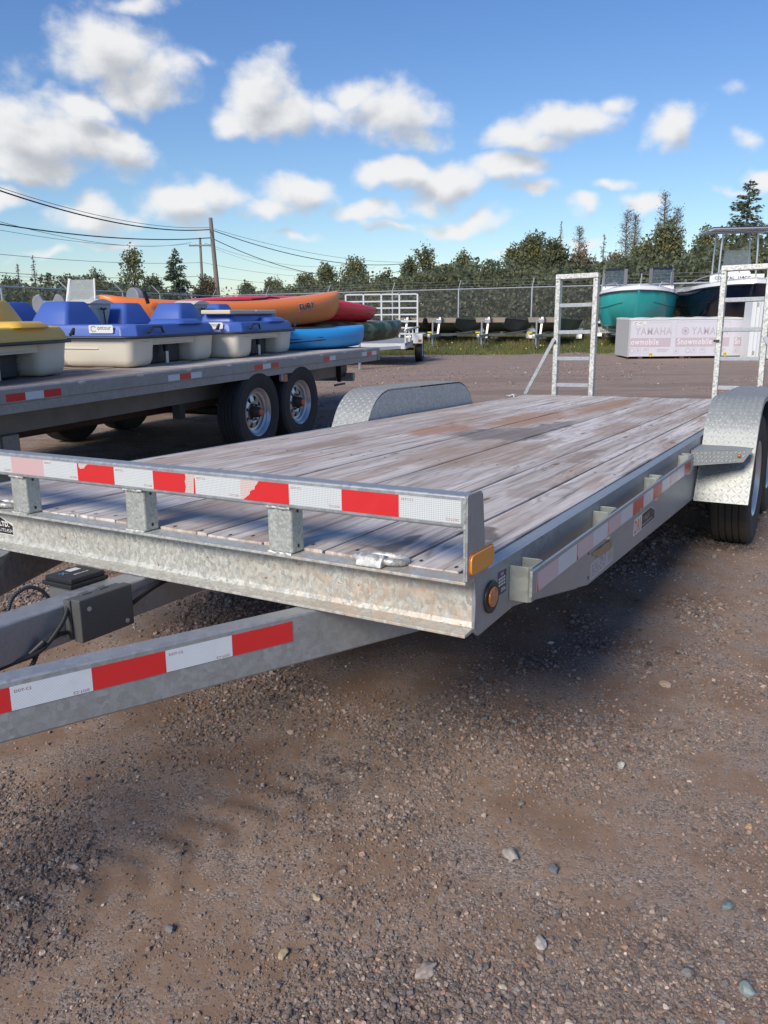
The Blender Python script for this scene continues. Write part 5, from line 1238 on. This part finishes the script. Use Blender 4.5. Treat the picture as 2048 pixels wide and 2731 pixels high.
for s in (-1, 1): MB().bar((s * .9, -2.9, .44), (0, -4.1, .44), .05, .07).build('tongue_beam', WM, UT)
MB().box(-.05, .05, -4.3, -4.05, .40, .50).build('coupler', RIM, UT, bevel=.015); MB().tube([(.12, -3.9, .85), (.12, -3.9, .02)], .03, 8).build('jack', RIM, UT)

# ---- snowmobile crate and upright crates
c1 = at(1676, 955, 20.3); CM = Matrix.Translation((c1.x, c1.y, 0)) @ Matrix.Rotation(rad(-.5), 4, 'Z')
CR = thing('snowmobile_crate', 'long white snowmobile crate with faded pink YAMAHA printing', 'crate', CM)
CRM = plain('crate_card', (.62, .61, .66), .7, var=.06, scale=2); PK = plain('faded_pink_print', (.52, .43, .48), .7, var=.05); PKL = plain('faded_mauve_letters', (.50, .44, .48), .7, var=.05)
LW = 2.84; LH = .98
MB().box(0, LW, 0, 1.15, .06, LH).build('crate_body', CRM, CR, bevel=.01)
MB().box(-.035, -.001, -.01, 1.16, .05, LH + .01).build('crate_end_board', plain('crate_end', (.46, .46, .44), .7), CR, bevel=.005)
m = MB(); rs = []; cr_ = random.Random(3)
for i in range(41):
    x = -.04 + (LW + .05) * i / 40; z = LH + .012 + .012 * math.sin(i * .9) * cr_.uniform(.2, 1); rs.append([(x, -.014, LH - .015 + cr_.uniform(-.006, .004)), (x, -.014, z + .008), (x, 1.16, z + .01), (x, 1.16, LH - .02)])
m.loft(rs, True, True); m.build('crate_wrap', WHITEP, CR)
for x in (.25, 1.3, 2.4): MB().box(x, x + .1, 0, 1.1, 0, .06).build('crate_skid', RUSTY, CR)
fy = lambda x, z, y=-.002: frame((x, y, z), (1, 0, 0), (0, 0, 1))
def cbox(x0, x1, z0, z1, mt, y=-.0025, nm='crate_print'): return MB().box(x0, x1, y, y + .002, z0, z1).build(nm, mt, CR)
text('crate_print', 'YAMAHA', .255, PKL, CR, fy(.13, .60), .0015, bold=.0035, xs=.80)
text('crate_print', 'YAMAHA', .255, PKL, CR, fy(1.54, .60), .0015, bold=.0035, xs=.80)
def ring_print(cx, cz, r, w=.016):
    vs = []; n = 24
    for k in range(n): a = 2 * math.pi * k / n; vs += [(cx + r * math.cos(a), -.003, cz + r * math.sin(a)), (cx + (r - w) * math.cos(a), -.003, cz + (r - w) * math.sin(a))]
    MB().add(vs, [(2 * k, 2 * k + 1, (2 * k + 3) % (2 * n), (2 * k + 2) % (2 * n)) for k in range(n)]).build('crate_print', PKL, CR)
ring_print(1.38, .685, .095)
for k in range(3):
    a = rad(30 + 60 * k); MB().bar((1.38 - .085 * math.cos(a), -.003, .685 - .085 * math.sin(a)), (1.38 + .085 * math.cos(a), -.003, .685 + .085 * math.sin(a)), .002, .022, (-math.sin(a), 0, math.cos(a))).build('crate_print', PKL, CR)
for (a, c_) in ((.02, 1.03), (1.15, 2.5), (2.62, LW - .002)): cbox(a, c_, .30, .52, PK)
text('crate_print', 'owmobile', .205, WHITEP, CR, fy(.035, .355, -.0035), .001, bold=.004, xs=.76)
text('crate_print', 'Snowmobile', .205, WHITEP, CR, fy(1.20, .355, -.0035), .001, bold=.004, xs=.76)
text('crate_print', 'Sn', .205, WHITEP, CR, fy(2.64, .355, -.0035), .001, bold=.006, xs=.62)
for (a, c_) in ((.02, 1.03), (1.15, 2.5)):
    for bx in ((a, c_, .90, .906), (c_ - .006, c_, .53, .90)): cbox(*bx, PK)
cbox(1.15, 1.156, .53, .90, PK)
def icon(x, kind):
    for bx in ((x, x + .13, .14, .147), (x, x + .13, .263, .27), (x, x + .007, .147, .263), (x + .123, x + .13, .147, .263)): cbox(*bx, PKL, nm='crate_icon')
    if kind == 0: cbox(x + .045, x + .085, .19, .245, PKL, nm='crate_icon'); cbox(x + .06, x + .07, .16, .189, PKL, nm='crate_icon')
    elif kind == 1: cbox(x + .03, x + .10, .205, .235, PKL, nm='crate_icon')
    else: cbox(x + .04, x + .09, .165, .225, PKL, nm='crate_icon')
for x, k_ in ((.16, 0), (.36, 1), (1.12, 2), (1.56, 0), (1.78, 1), (2.62, 2)): icon(x, k_)
for cx_ in (.02, 1.43): ring_print(cx_ + .05, .205, .065, .014)
for x in (.70, 2.12):
    cbox(x, x + .30, .225, .245, PKL)
    for z in (.20, .185, .17): cbox(x, x + .26, z, z + .006, PKL)
cbox(.06, .40, .82, .925, WHITEP, -.004)
for x, z, w_ in ((.10, .90, .07), (.22, .905, .08), (.08, .87, .05), (.20, .87, .09), (.30, .84, .08), (.09, .84, .06)): cbox(x, x + w_, z, z + .007, BLACKP, -.005)
YD = plain('yellow_label', (.7, .52, .04), .5)
for x in (.55, 2.42):
    MB().prism([(x + .05 * math.cos(2 * math.pi * k / 16), .105 + .05 * math.sin(2 * math.pi * k / 16)) for k in range(16)], 'y', -.005, -.003).build('crate_label', YD, CR)
    for dx in (-.018, .018): MB().box(x + dx - .008, x + dx + .008, -.006, -.0045, .10, .125).build('crate_label_print', BLACKP, CR)
wp = plain('white_coated_panel', (.70, .72, .72), .4, var=.04)
for i, (px, w_, h_, dd_, lab) in enumerate(((1992, .26, 1.42, .5, 'narrow white upright crate seen through the right ramp'), (2021, .55, 1.42, .5, 'wide white upright crate at the right edge of the photo'))):
    p = at(px, 960, 19.6 + .1 * i); o = thing('upright_crate', lab, 'crate', Matrix.Translation((p.x, p.y, 0)) @ Matrix.Rotation(rad(-4), 4, 'Z'), 'white upright crates')
    MB().box(0, w_, 0, dd_, .02, h_).build('crate_panel', wp, o, bevel=.008)
    MB().box(w_ * .28, w_ * .36, -.025, -.001, .05, h_ - .03).build('crate_rib', wp, o, bevel=.006); MB().box(w_ * .62, w_ * .70, -.025, -.001, .05, h_ - .03).build('crate_rib', wp, o, bevel=.006)
    for z in (.12, h_ - .16): MB().box(w_ * .4, w_ * .58, -.006, -.001, z, z + .1).build('crate_label', BLACKP if 0 else plain('grey_label_%d' % i, (.35, .36, .36), .5), o)
    for x in (.02, w_ - .06): MB().box(x, x + .04, .05, dd_ - .05, 0, .02).build('crate_foot', RUSTY, o)
# scraps on the yard by the crate
MB().box(0, .42, 0, .10, 0, .02).build('x', WHITEP).name = 'timber_scrap'
o = bpy.data.objects['timber_scrap']; o.location = gnd(1625, 938); o.rotation_euler.z = rad(10); tagp(o, 'pale timber scrap lying left of the snowmobile crate', 'scrap')
# ------------------------------------------------------------------ trees, bushes, grass
def leafmat(name, col, var=.45, trans=.45):
    m, nt, b, out = material(name)
    ri = N(nt, 'ShaderNodeNewGeometry').outputs['Random Per Island']
    c = MIX(nt, ri, tuple(x * (1 - var) for x in col), tuple(x * (1 + var) for x in col))
    c = MIX(nt, SS(nt, NOI(nt, OBJC(nt), .9, 3), .45, .7), c, tuple(min(1, x * y) for x, y in zip(col, (1.35, 1.15, .8))))
    put(nt, b, Base_Color=c, Roughness=.6, Specular_IOR_Level=.25)
    t = N(nt, 'ShaderNodeBsdfTranslucent', None, Color=c); mx = N(nt, 'ShaderNodeMixShader', None, i0=trans, i1=b.outputs[0], i2=t.outputs[0]); nt.links.new(mx.outputs[0], out.inputs[0]); return m
LEAF = leafmat('leaf_mid_green', (.205, .225, .13)); LEAFD = leafmat('leaf_dark_green', (.155, .18, .11)); LEAFY = leafmat('leaf_yellow_green', (.30, .31, .13))
LEAFB = leafmat('leaf_brownish', (.26, .235, .175)); NEED = leafmat('needles_blue_green', (.095, .13, .09), .4, .15); NEEDL = leafmat('needles_pale', (.25, .26, .13), .4, .3)
BARK = plain('grey_bark', (.15, .13, .115), .9, var=.4, scale=8); TWIG = plain('bare_twigs', (.17, .135, .12), .9, var=.3, scale=8)
def quads(C, size, rng, asp=.6, up=None):
    n = len(C); a = rng.normal(size=(n, 3)); a /= np.linalg.norm(a, axis=1)[:, None]; r = rng.normal(size=(n, 3)); b = np.cross(a, r); b /= np.linalg.norm(b, axis=1)[:, None]
    s = size * rng.uniform(.6, 1.4, (n, 1)); V = np.stack([C - a * s, C + b * s * asp, C + a * s, C - b * s * asp], 1).reshape(-1, 3)
    return V, np.arange(4 * n).reshape(n, 4)
def lines_mesh(segs):            # list of (p, q, r0, r1) -> three-sided prisms
    V = []; Q = []
    for p, q, r0, r1 in segs:
        d = (q - p).normalized(); x = d.cross(Vector((.3, .2, 1))).normalized(); y = d.cross(x); o = len(V)
        for c_, r in ((p, r0), (q, r1)):
            for k in range(3): t = 2.094 * k; V.append(tuple(c_ + (x * math.cos(t) + y * math.sin(t)) * r))
        for k in range(3): j = (k + 1) % 3; Q.append((o + k, o + j, o + 3 + j, o + 3 + k))
    return V, Q
def place(pxc, ytop, Y, halfpx):
    top = at(pxc, ytop, Y); H = top.z; w = halfpx / F * math.hypot(Y, .27 * Y) ; return Vector((top.x, Y, 0)), H, w
def broadleaf(pxc, ytop, Y, half, lab, mat, n=4200, leaf=.11, low=.12, clumps=42, seed=1, sparse=1.0, grp='broadleaf trees beyond the fence'):
    p, H, w = place(pxc, ytop, Y, half); t = thing('broadleaf_tree', lab, 'tree', Matrix.Translation(p), grp); rng = np.random.default_rng(seed); rp = random.Random(seed)
    n = int(n * 1.9); leaf *= .66; cl = []
    for i in range(clumps):
        u = rp.random(); z = H * (low + (1 - low) * u ** .85); prof = math.sin(min(1, (1 - (z / H - low) / (1 - low)) * 1.25 + .12) * math.pi / 2) ** .8 * (.75 + .25 * math.sin(z * 3))
        a = rp.uniform(0, 6.28); r_ = w * prof * rp.uniform(.25, 1) ** .5; cl.append(Vector((r_ * math.cos(a), r_ * math.sin(a) * .8, z - .03 * H)))
    cl.append(Vector((0, 0, H * .965)))
    segs = []; trunk = [Vector((0, 0, 0)), Vector((rp.uniform(-.1, .1), 0, H * .35)), Vector((rp.uniform(-.2, .2), 0, H * .65)), Vector((0, 0, H * .97))]
    for c_ in cl:
        z0 = max(.1, c_.z * .55 - .3); b0 = Vector((0, 0, z0)); mid = b0.lerp(c_, .5) + Vector((0, 0, .12 * (c_ - b0).length)); segs += [(b0, mid, .028, .018), (mid, c_, .018, .006)]
        for k in range(3): segs.append((mid.lerp(c_, .5), c_ + Vector((rp.uniform(-.3, .3), rp.uniform(-.3, .3), rp.uniform(-.05, .35))), .010, .004))
    MB().tube(trunk, .1, 8, rr=[.018 * H, .013 * H, .008 * H, .003 * H]).build('trunk', BARK, t, smooth=1)
    V, Q = lines_mesh(segs); link('limbs', np_mesh('limbs', V, Q), BARK, t)
    C = np.array([tuple(c_) for c_ in cl]); k = rng.integers(0, len(cl), n); sg = w * .17 + .10
    g3 = rng.normal(size=(n, 3)); g3 *= np.minimum(1, 1.6 / np.linalg.norm(g3, axis=1))[:, None]; P = C[k] + g3 * np.array([sg, sg, sg * 1.05]) * rng.uniform(.6, 1.3, (n, 1))
    # leafy shoots that break the outline
    sh = rng.integers(0, len(cl), n // 5); tt = rng.random(n // 5)[:, None]; dirs = rng.normal(size=(len(cl), 3)) * [.5, .5, .25] + [0, 0, 1]; dirs /= np.linalg.norm(dirs, axis=1)[:, None]
    P = np.concatenate([P, C[sh] + dirs[sh] * tt * (.22 * w + .3) * 1.3 + rng.normal(size=(n // 5, 3)) * .06]); P = P[P[:, 2] > .05]
    V, Q = quads(P, leaf, rng); link('crown', np_mesh('crown', V, Q), mat, t); return t
def conifer(pxc, ytop, Y, half, lab, mat, seed=1, dens=1.0, thin=False, low=.06, grp='conifers beyond the fence'):
    p, H, w = place(pxc, ytop, Y, half); t = thing('conifer', lab, 'tree', Matrix.Translation(p), grp); rp = random.Random(seed); rng = np.random.default_rng(seed)
    MB().tube([(0, 0, 0), (0, 0, H * .5), (0, 0, H)], .1, 8, rr=[.02 * H, .012 * H, .002 * H]).build('trunk', BARK, t, smooth=1)
    segs = []; P = []; D = []; z = H * low
    while z < H * .99:
        f = z / H; R_ = w * (1.25 if not thin else 1.0) * (1 - f) ** .8 * rp.uniform(.8, 1.1) + .03 * w; nb = max(3, int((7 if not thin else 5) * (1 - f * .4)))
        for k in range(nb):
            a = rp.uniform(0, 6.28); L = R_ * rp.uniform(.6, 1.08); b0 = Vector((0, 0, z)); up = .35 * f - .12 + rp.uniform(-.08, .08)
            tip = b0 + Vector((math.cos(a) * L, math.sin(a) * L, L * up + .05)); segs.append((b0, tip, .012, .004)); m_ = max(2, int(L / .06 * dens))
            for q in range(m_):
                u = (q + rp.random()) / m_
                if u < .12: continue
                c_ = b0.lerp(tip, u); side = (1.02 - u) * L * (.34 if not thin else .22)
                for s_ in range(2 if not thin else 1): P.append(c_ + Vector((rp.uniform(-side, side), rp.uniform(-side, side), rp.uniform(-.10, .03) - .04 * L * u))); D.append((math.cos(a + rp.uniform(-.9, .9)), math.sin(a + rp.uniform(-.9, .9)), rp.uniform(-.5, .1)))
        z += H * (.018 if not thin else .026) * rp.uniform(.8, 1.2)
    V, Q = lines_mesh(segs); link('limbs', np_mesh('limbs', V, Q), BARK, t)
    C = np.array([tuple(v) for v in P]); A = np.array(D); A /= np.linalg.norm(A, axis=1)[:, None]; B = np.cross(A, rng.normal(size=A.shape)); B /= np.linalg.norm(B, axis=1)[:, None]
    s = (.13 if not thin else .09) * rng.uniform(.7, 1.3, (len(C), 1)); V = np.stack([C - A * s * .6, C + B * s * .28, C + A * s, C - B * s * .28], 1).reshape(-1, 3)
    link('crown', np_mesh('crown', V, np.arange(4 * len(C)).reshape(-1, 4)), mat, t); return t
def bare(pxc, ytop, Y, half, lab, seed=1, grp='bare larches beyond the fence'):
    p, H, w = place(pxc, ytop, Y, half); t = thing('bare_tree', lab, 'tree', Matrix.Translation(p), grp); rp = random.Random(seed); segs = []
    MB().tube([(0, 0, 0), (.1, 0, H * .5), (0, 0, H)], .1, 8, rr=[.014 * H, .009 * H, .0016 * H]).build('trunk', TWIG, t, smooth=1)
    z = H * .15
    while z < H * .985:
        f = z / H
        for k in range(4):
            a = rp.uniform(0, 6.28); L = w * (1 - f) ** .7 * rp.uniform(.5, 1.1) + .12; b0 = Vector((.1 * math.sin(f * 3.1), 0, z)); tip = b0 + Vector((math.cos(a) * L, math.sin(a) * L, L * rp.uniform(.25, .7))); segs.append((b0, tip, .016, .005))
            for q in range(6):
                u = rp.uniform(.2, 1); c_ = b0.lerp(tip, u); segs.append((c_, c_ + Vector((rp.uniform(-.4, .4), rp.uniform(-.4, .4), rp.uniform(.0, .45))) * (.5 + .5 * (1 - f)), .007, .003))
        z += H * .02
    V, Q = lines_mesh(segs); link('limbs', np_mesh('limbs', V, Q), TWIG, t)
    rng = np.random.default_rng(seed); k = rng.integers(0, len(segs), 900); C = np.array([tuple(segs[i][1]) for i in k]) + rng.normal(size=(900, 3)) * .08
    V, Q = quads(C, .035, rng); link('crown', np_mesh('crown', V, Q), LEAFB, t)
# left side of the yard
conifer(45, 702, 46, 22, 'thin ragged spruce, leftmost in the photo', NEED, 1, .8, True, low=.25); conifer(86, 680, 45, 26, 'thin ragged spruce with a long bare tip, second from the left', NEED, 2, .8, True, low=.25)
conifer(125, 727, 47, 26, 'short bushy spruce beside the two thin ones', NEED, 3)
broadleaf(350, 676, 42, 44, 'airy young poplar over the left fence between the spruces', LEAF, 800, .11, .22, 26, 4)
conifer(465, 660, 50, 54, 'full dark spruce left of the utility poles', NEED, 5, 1.0)
broadleaf(255, 735, 46, 40, 'low bushy tree behind the windscreen of the fishing boat', LEAFD, 2200, .10, .1, 30, 6)
broadleaf(180, 748, 48, 40, 'low brownish bush tree above the left fence', LEAFB, 1800, .10, .1, 26, 7)
broadleaf(25, 758, 44, 34, 'low green bush tree at the left edge', LEAFD, 1800, .10, .1, 26, 8)
broadleaf(545, 752, 52, 40, 'rounded brownish bush tree left of the tall pole', LEAFB, 2000, .11, .1, 28, 9)
broadleaf(405, 752, 52, 36, 'dark bush tree between poplar and full spruce', LEAFD, 2000, .11, .1, 28, 10)
# centre
for i, (x, y, Y, h, mt, lab) in enumerate([(660, 768, 70, 40, LEAFD, 'distant bush tree right of the tall pole'), (735, 760, 66, 46, LEAF, 'distant feathery bush above the orange kayak'),
        (815, 745, 60, 44, LEAF, 'sparse bush tree above the red kayak'), (870, 722, 58, 48, LEAF, 'open leafy tree left of the far crossarm pole'), (945, 705, 56, 58, LEAF, 'open leafy tree around the far crossarm pole'),
        (1030, 735, 54, 46, LEAFD, 'dark bush tree left of the small dark pole')]):
    broadleaf(x, y, Y, h, lab, mt, 2400, .12, .1, 30, 20 + i)
broadleaf(1092, 708, 50, 42, 'cone-shaped dark green tree behind the small dark pole', LEAFD, 3600, .10, .06, 40, 31); broadleaf(1138, 672, 49, 48, 'tall airy tree with round leafy top right of the small dark pole', LEAF, 1300, .11, .2, 30, 32)
broadleaf(1237, 690, 47, 48, 'dense rounded yellow-green tree standing alone against the sky', LEAF, 5200, .095, .05, 46, 33, grp='broadleaf trees beyond the fence'); broadleaf(1180, 735, 46, 44, 'low dark tree left of the dense rounded one', LEAFD, 3000, .10, .06, 36, 34)
broadleaf(1310, 715, 45, 34, 'narrow airy tree right of the dense rounded one', LEAF, 1700, .10, .15, 26, 35)
# right side: taller wood
for i, (x, y, Y, h, mt, lab) in enumerate([(1372, 672, 43, 60, LEAF, 'broad grey-green tree left of the left ramp'), (1425, 640, 41, 50, LEAF, 'tall leafy tree with a pointed top left of the left ramp'), (1480, 660, 40, 58, LEAFD, 'dark leafy tree directly behind the left ramp'),
        (1550, 690, 40, 60, LEAFB, 'brownish leafy tree right of the left ramp top'), (1640, 700, 41, 62, LEAFB, 'brownish thin-leaved tree behind the teal boat'), (1720, 655, 38, 62, LEAF, 'leafy tree above the teal boat windscreen'),
        (1785, 600, 38, 66, LEAF, 'tall leafy tree between the two boats'), (1880, 632, 37, 60, LEAF, 'leafy tree left of the T-top boat'), (1930, 680, 34, 60, LEAFY, 'yellow-green tree behind the T-top'), (2030, 690, 34, 60, LEAFY, 'yellow-green tree at the right edge behind the T-top'),
        (1590, 740, 36, 60, LEAFD, 'low dark bush tree left of the teal boat'), (1690, 745, 35, 60, LEAFB, 'low brownish bush tree right behind the teal boat'), (1830, 730, 34, 60, LEAFD, 'low dark bush tree between teal and navy boats'), (1360, 745, 40, 62, LEAFD, 'low dark bush tree above the middle jon boat'), (1450, 745, 38, 60, LEAFD, 'low dark bush tree above the rightmost jon boat')]):
    broadleaf(x, y, Y, h, lab, mt, 4600, .105, .04, 48, 40 + i)
conifer(1497, 590, 48, 40, 'tall thin yellowish larch behind the left ramp', NEEDL, 61, .8, True, low=.2); conifer(1612, 625, 47, 34, 'small pale green larch above the teal boat', NEEDL, 62, 1.0, True, low=.1)
conifer(1440, 650, 49, 30, 'slim pale larch left of the tall yellowish one', NEEDL, 66, .8, True, low=.1)
bare(1775, 512, 44, 46, 'tallest bare larch above the teal boat', 63); bare(1672, 560, 45, 34, 'bare larch left of the tallest one', 64); bare(1695, 570, 47, 30, 'bare larch close behind the left bare larch', 65); bare(1545, 605, 48, 30, 'small bare larch beside the tall yellowish larch', 67); bare(1808, 552, 46, 34, 'shorter bare larch just right of the tallest one', 68)
conifer(2003, 478, 40, 110, 'big dark spruce at the right edge, tallest of all', NEED, 70, 1.0, low=.1)
# undergrowth behind both fences, one tangled mass
rng = np.random.default_rng(77); PT = []
def belt(P0, P1, h0, h1, depth, n):
    a = np.array(P0); b = np.array(P1); L = np.linalg.norm(b - a); u = rng.random(n); nn = np.array([(b - a)[1], -(b - a)[0]]) / L * -1
    hh = h0 + (h1 - h0) * u; bump = .72 + .5 * fbm(u * L * .45 + 9, u * 0 + 3, 4, 8); dd = rng.random(n) * depth; z = rng.random(n) ** .8 * hh * bump * (.75 + .25 * dd / depth)
    xy = a + (b - a) * u[:, None] + nn * (dd[:, None] + 1.0); return np.column_stack([xy, z])
PT.append(belt(FC, FR, 2.7, 4.0, 3.5, 52000)); PT.append(belt(FL, FC, 2.0, 3.1, 5.0, 42000))
PT.append(belt((-70, 60), FC, 2.4, 2.8, 5.0, 7000)); PT.append(belt((-60, 90), (60, 90), 2.6, 3.4, 10.0, 14000))
P = np.concatenate(PT)
V, Q = quads(P, .085, rng, .7); o = link('undergrowth', np_mesh('undergrowth', V, Q), LEAFD); tagp(o, 'tangled dark green bushes massed behind the chain-link fences', 'bushes', kind='stuff')
# grass strip under the jon boats and along the fence
GR = leafmat('grass_blades', (.17, .22, .075), .45, .4); GRD = leafmat('dry_grass_blades', (.24, .20, .10), .35, .3)
def grass(n, gen, hmean, mat, name, lab):
    xy, hs = gen(n); n = len(xy); a = rng.uniform(0, 6.28, n); w = rng.uniform(.008, .016, n); h = hs * hmean * rng.uniform(.5, 1.4, n); lean = rng.normal(0, .35, (n, 2)) * h[:, None]
    b0 = np.column_stack([xy[:, 0] - np.cos(a) * w, xy[:, 1] - np.sin(a) * w, np.zeros(n)]); b1 = np.column_stack([xy[:, 0] + np.cos(a) * w, xy[:, 1] + np.sin(a) * w, np.zeros(n)]); tp = np.column_stack([xy + lean, h])
    V = np.stack([b0, b1, tp], 1).reshape(-1, 3); o = link(name, np_mesh(name, V, np.arange(3 * n).reshape(n, 3)), mat); tagp(o, lab, 'grass', kind='stuff')
def strip(n):
    u = rng.random(n); a = np.array(gnd(850, 950)[:2]); b = np.array(gnd(1720, 938)[:2]); base = a + (b - a) * u[:, None]; f = fbm(u * 30, u * 0, 3, 4); v = rng.random(n) ** 1.15
    d = np.array([.12, 1.0]); far = 12.0 * v; xy = base + d * (far + 1.1 * (f - .5) * 2)[:, None] + rng.normal(0, .15, (n, 2))
    cx = FC[0] + (FR[0] - FC[0]) * ((xy[:, 1] - FC[1]) / (FR[1] - FC[1])); k = xy[:, 0] < cx + 2.5; xy = xy[k]; far = far[k]
    return xy, np.clip(.35 + far / 3.5, .3, 1.25)
grass(95000, strip, .17, GR, 'grass', 'green grass strip under the jon boats along the fence'); grass(26000, strip, .22, GRD, 'dry_grass', 'dry yellowish stalks mixed into the grass strip')
def leftside(n):
    u = rng.random(n); y = 12 + 38 * u; x = -10.6 + (y - 10) * .023 + rng.normal(0, .7, n) + .5; return np.column_stack([x, y]), np.ones(n)
grass(16000, leftside, .22, GR, 'grass', 'weeds along the foot of the left fence')
n = 260; xy, _ = strip(n); V, Q = quads(np.column_stack([xy, rng.uniform(.12, .26, len(xy))]), .022, rng, .8); o = link('small_flowers', np_mesh('small_flowers', V, Q), plain('yellow_flower', (.6, .5, .12), .6)); tagp(o, 'tiny pale yellow flowers dotted in the grass strip', 'flowers', kind='stuff')
# ------------------------------------------------------------------ utility poles and lines
POLE = plain('weathered_pole', (.22, .195, .17), .85, var=.25, scale=3); WIRE = plain('black_wire', (.02, .02, .022), .6); PALEW = plain('grey_wire', (.16, .17, .19), .6)
def pole(px0, y0, px1, Y, r, lab, arm=None, mat=POLE, extra=0):
    a = at(px0, y0, Y); b = at(px1, 880, Y); b = b + (b - a) * 0; t_ = a.z / max(a.z - b.z, .01); g0 = a + (b - a) * t_
    t = thing('utility_pole', lab, 'utility pole', Matrix.Translation(g0), 'wooden utility poles'); h = a - g0
    MB().tube([Vector((0, 0, 0)) - h * .02, h], r, 12, rr=[r * 1.15, r * .8]).build('pole', mat, t, smooth=.6)
    if arm:
        w, dz = arm; c_ = h * (1 - dz / h.z); c_ = Vector((c_.x, c_.y - r, c_.z)); MB().box(c_.x - w, c_.x + w, c_.y - .06, c_.y + .06, c_.z - .07, c_.z + .07).build('crossarm', mat, t)
        for s in (-1, -.45, .45, 1): MB().lathe([(.0, .16), (.05, .14), (.06, .06), (.03, 0)], 10, Matrix.Translation((c_.x + s * w * .94, c_.y, c_.z + .07)) @ Matrix.Rotation(rad(-90), 4, 'Y')).build('insulator', WHITEP, t)
    return a
pole(561, 581, 590, 52, .15, 'tall leaning utility pole left of the centre, its wires running to both sides'); pole(533, 634, 546, 80, .14, 'utility pole with a crossarm, just left of the tall leaning pole', (1.05, .72))
pole(1088, 692, 1090, 75, .10, 'short dark pole rising behind the cone-shaped tree', mat=plain('dark_pole', (.06, .055, .05), .9)); pole(935, 697, 934, 110, .13, 'faint pale pole with a crossarm among the leafy trees', (1.3, .45), plain('pale_pole', (.42, .40, .37), .8))
pole(1103, 722, 1103, 100, .12, 'faint pale pole with a crossarm behind the cone-shaped tree', (.9, .3), plain('pale_pole_b', (.42, .40, .37), .8)); pole(1249, 720, 1249, 95, .12, 'pale pole stub behind the dense rounded tree', None, plain('pale_pole_c', (.48, .46, .42), .8))
def wire(p, q, sag, r, lab, mat=WIRE):
    pts = []
    for i in range(41):
        u = i / 40; v = p.lerp(q, u); pts.append(v - Vector((0, 0, sag * 4 * u * (1 - u))))
    o = MB().tube(pts, r, 5).build('power_line', mat, smooth=1); tagp(o, lab, 'cable', 'overhead lines')
tp = at(560, 612, 52); wire(at(-60, 488, 30), tp, .55, .030, 'thick black overhead line rising to the upper left from the tall pole'); wire(at(-60, 480, 30), tp + Vector((0, 0, .12)), .5, .012, 'thin line just above the thick black one on the left')
wire(at(-60, 588, 34), at(563, 634, 52), .35, .028, 'thick black line nearly level, left of the tall pole'); wire(at(-60, 575, 40), at(510, 646, 80), .8, .014, 'thin grey line above the level black one', PALEW)
wire(at(-60, 603, 40), at(505, 650, 80), .5, .012, 'thin grey line below the level black one', PALEW); wire(at(-60, 672, 50), at(535, 700, 80), .3, .016, 'thin line low on the left above the spruces', PALEW)
wire(at(-60, 722, 50), at(540, 736, 80), .3, .020, 'lowest thin line on the left, just above the fence trees', PALEW)
wire(at(561, 612, 52), at(1087, 702, 75), .85, .026, 'thick black line descending right from the tall pole'); wire(at(561, 608, 52), at(1087, 699, 75), .55, .012, 'thin line close above the descending black one')
wire(at(564, 635, 52), at(1088, 716, 75), 1.45, .024, 'lower black line sagging to the right of the tall pole'); wire(at(546, 648, 80), at(935, 703, 110), 1.1, .014, 'thin grey line from the crossarm to the faint pale pole', PALEW)
wire(at(546, 652, 80), at(1000, 712, 110), 1.6, .012, 'second thin grey line from the crossarm to the right', PALEW); wire(at(540, 700, 80), at(940, 735, 110), .6, .014, 'thin low grey line right of the crossarm pole', PALEW); wire(at(540, 736, 80), at(900, 760, 110), .3, .014, 'lowest thin grey line right of the crossarm pole', PALEW)
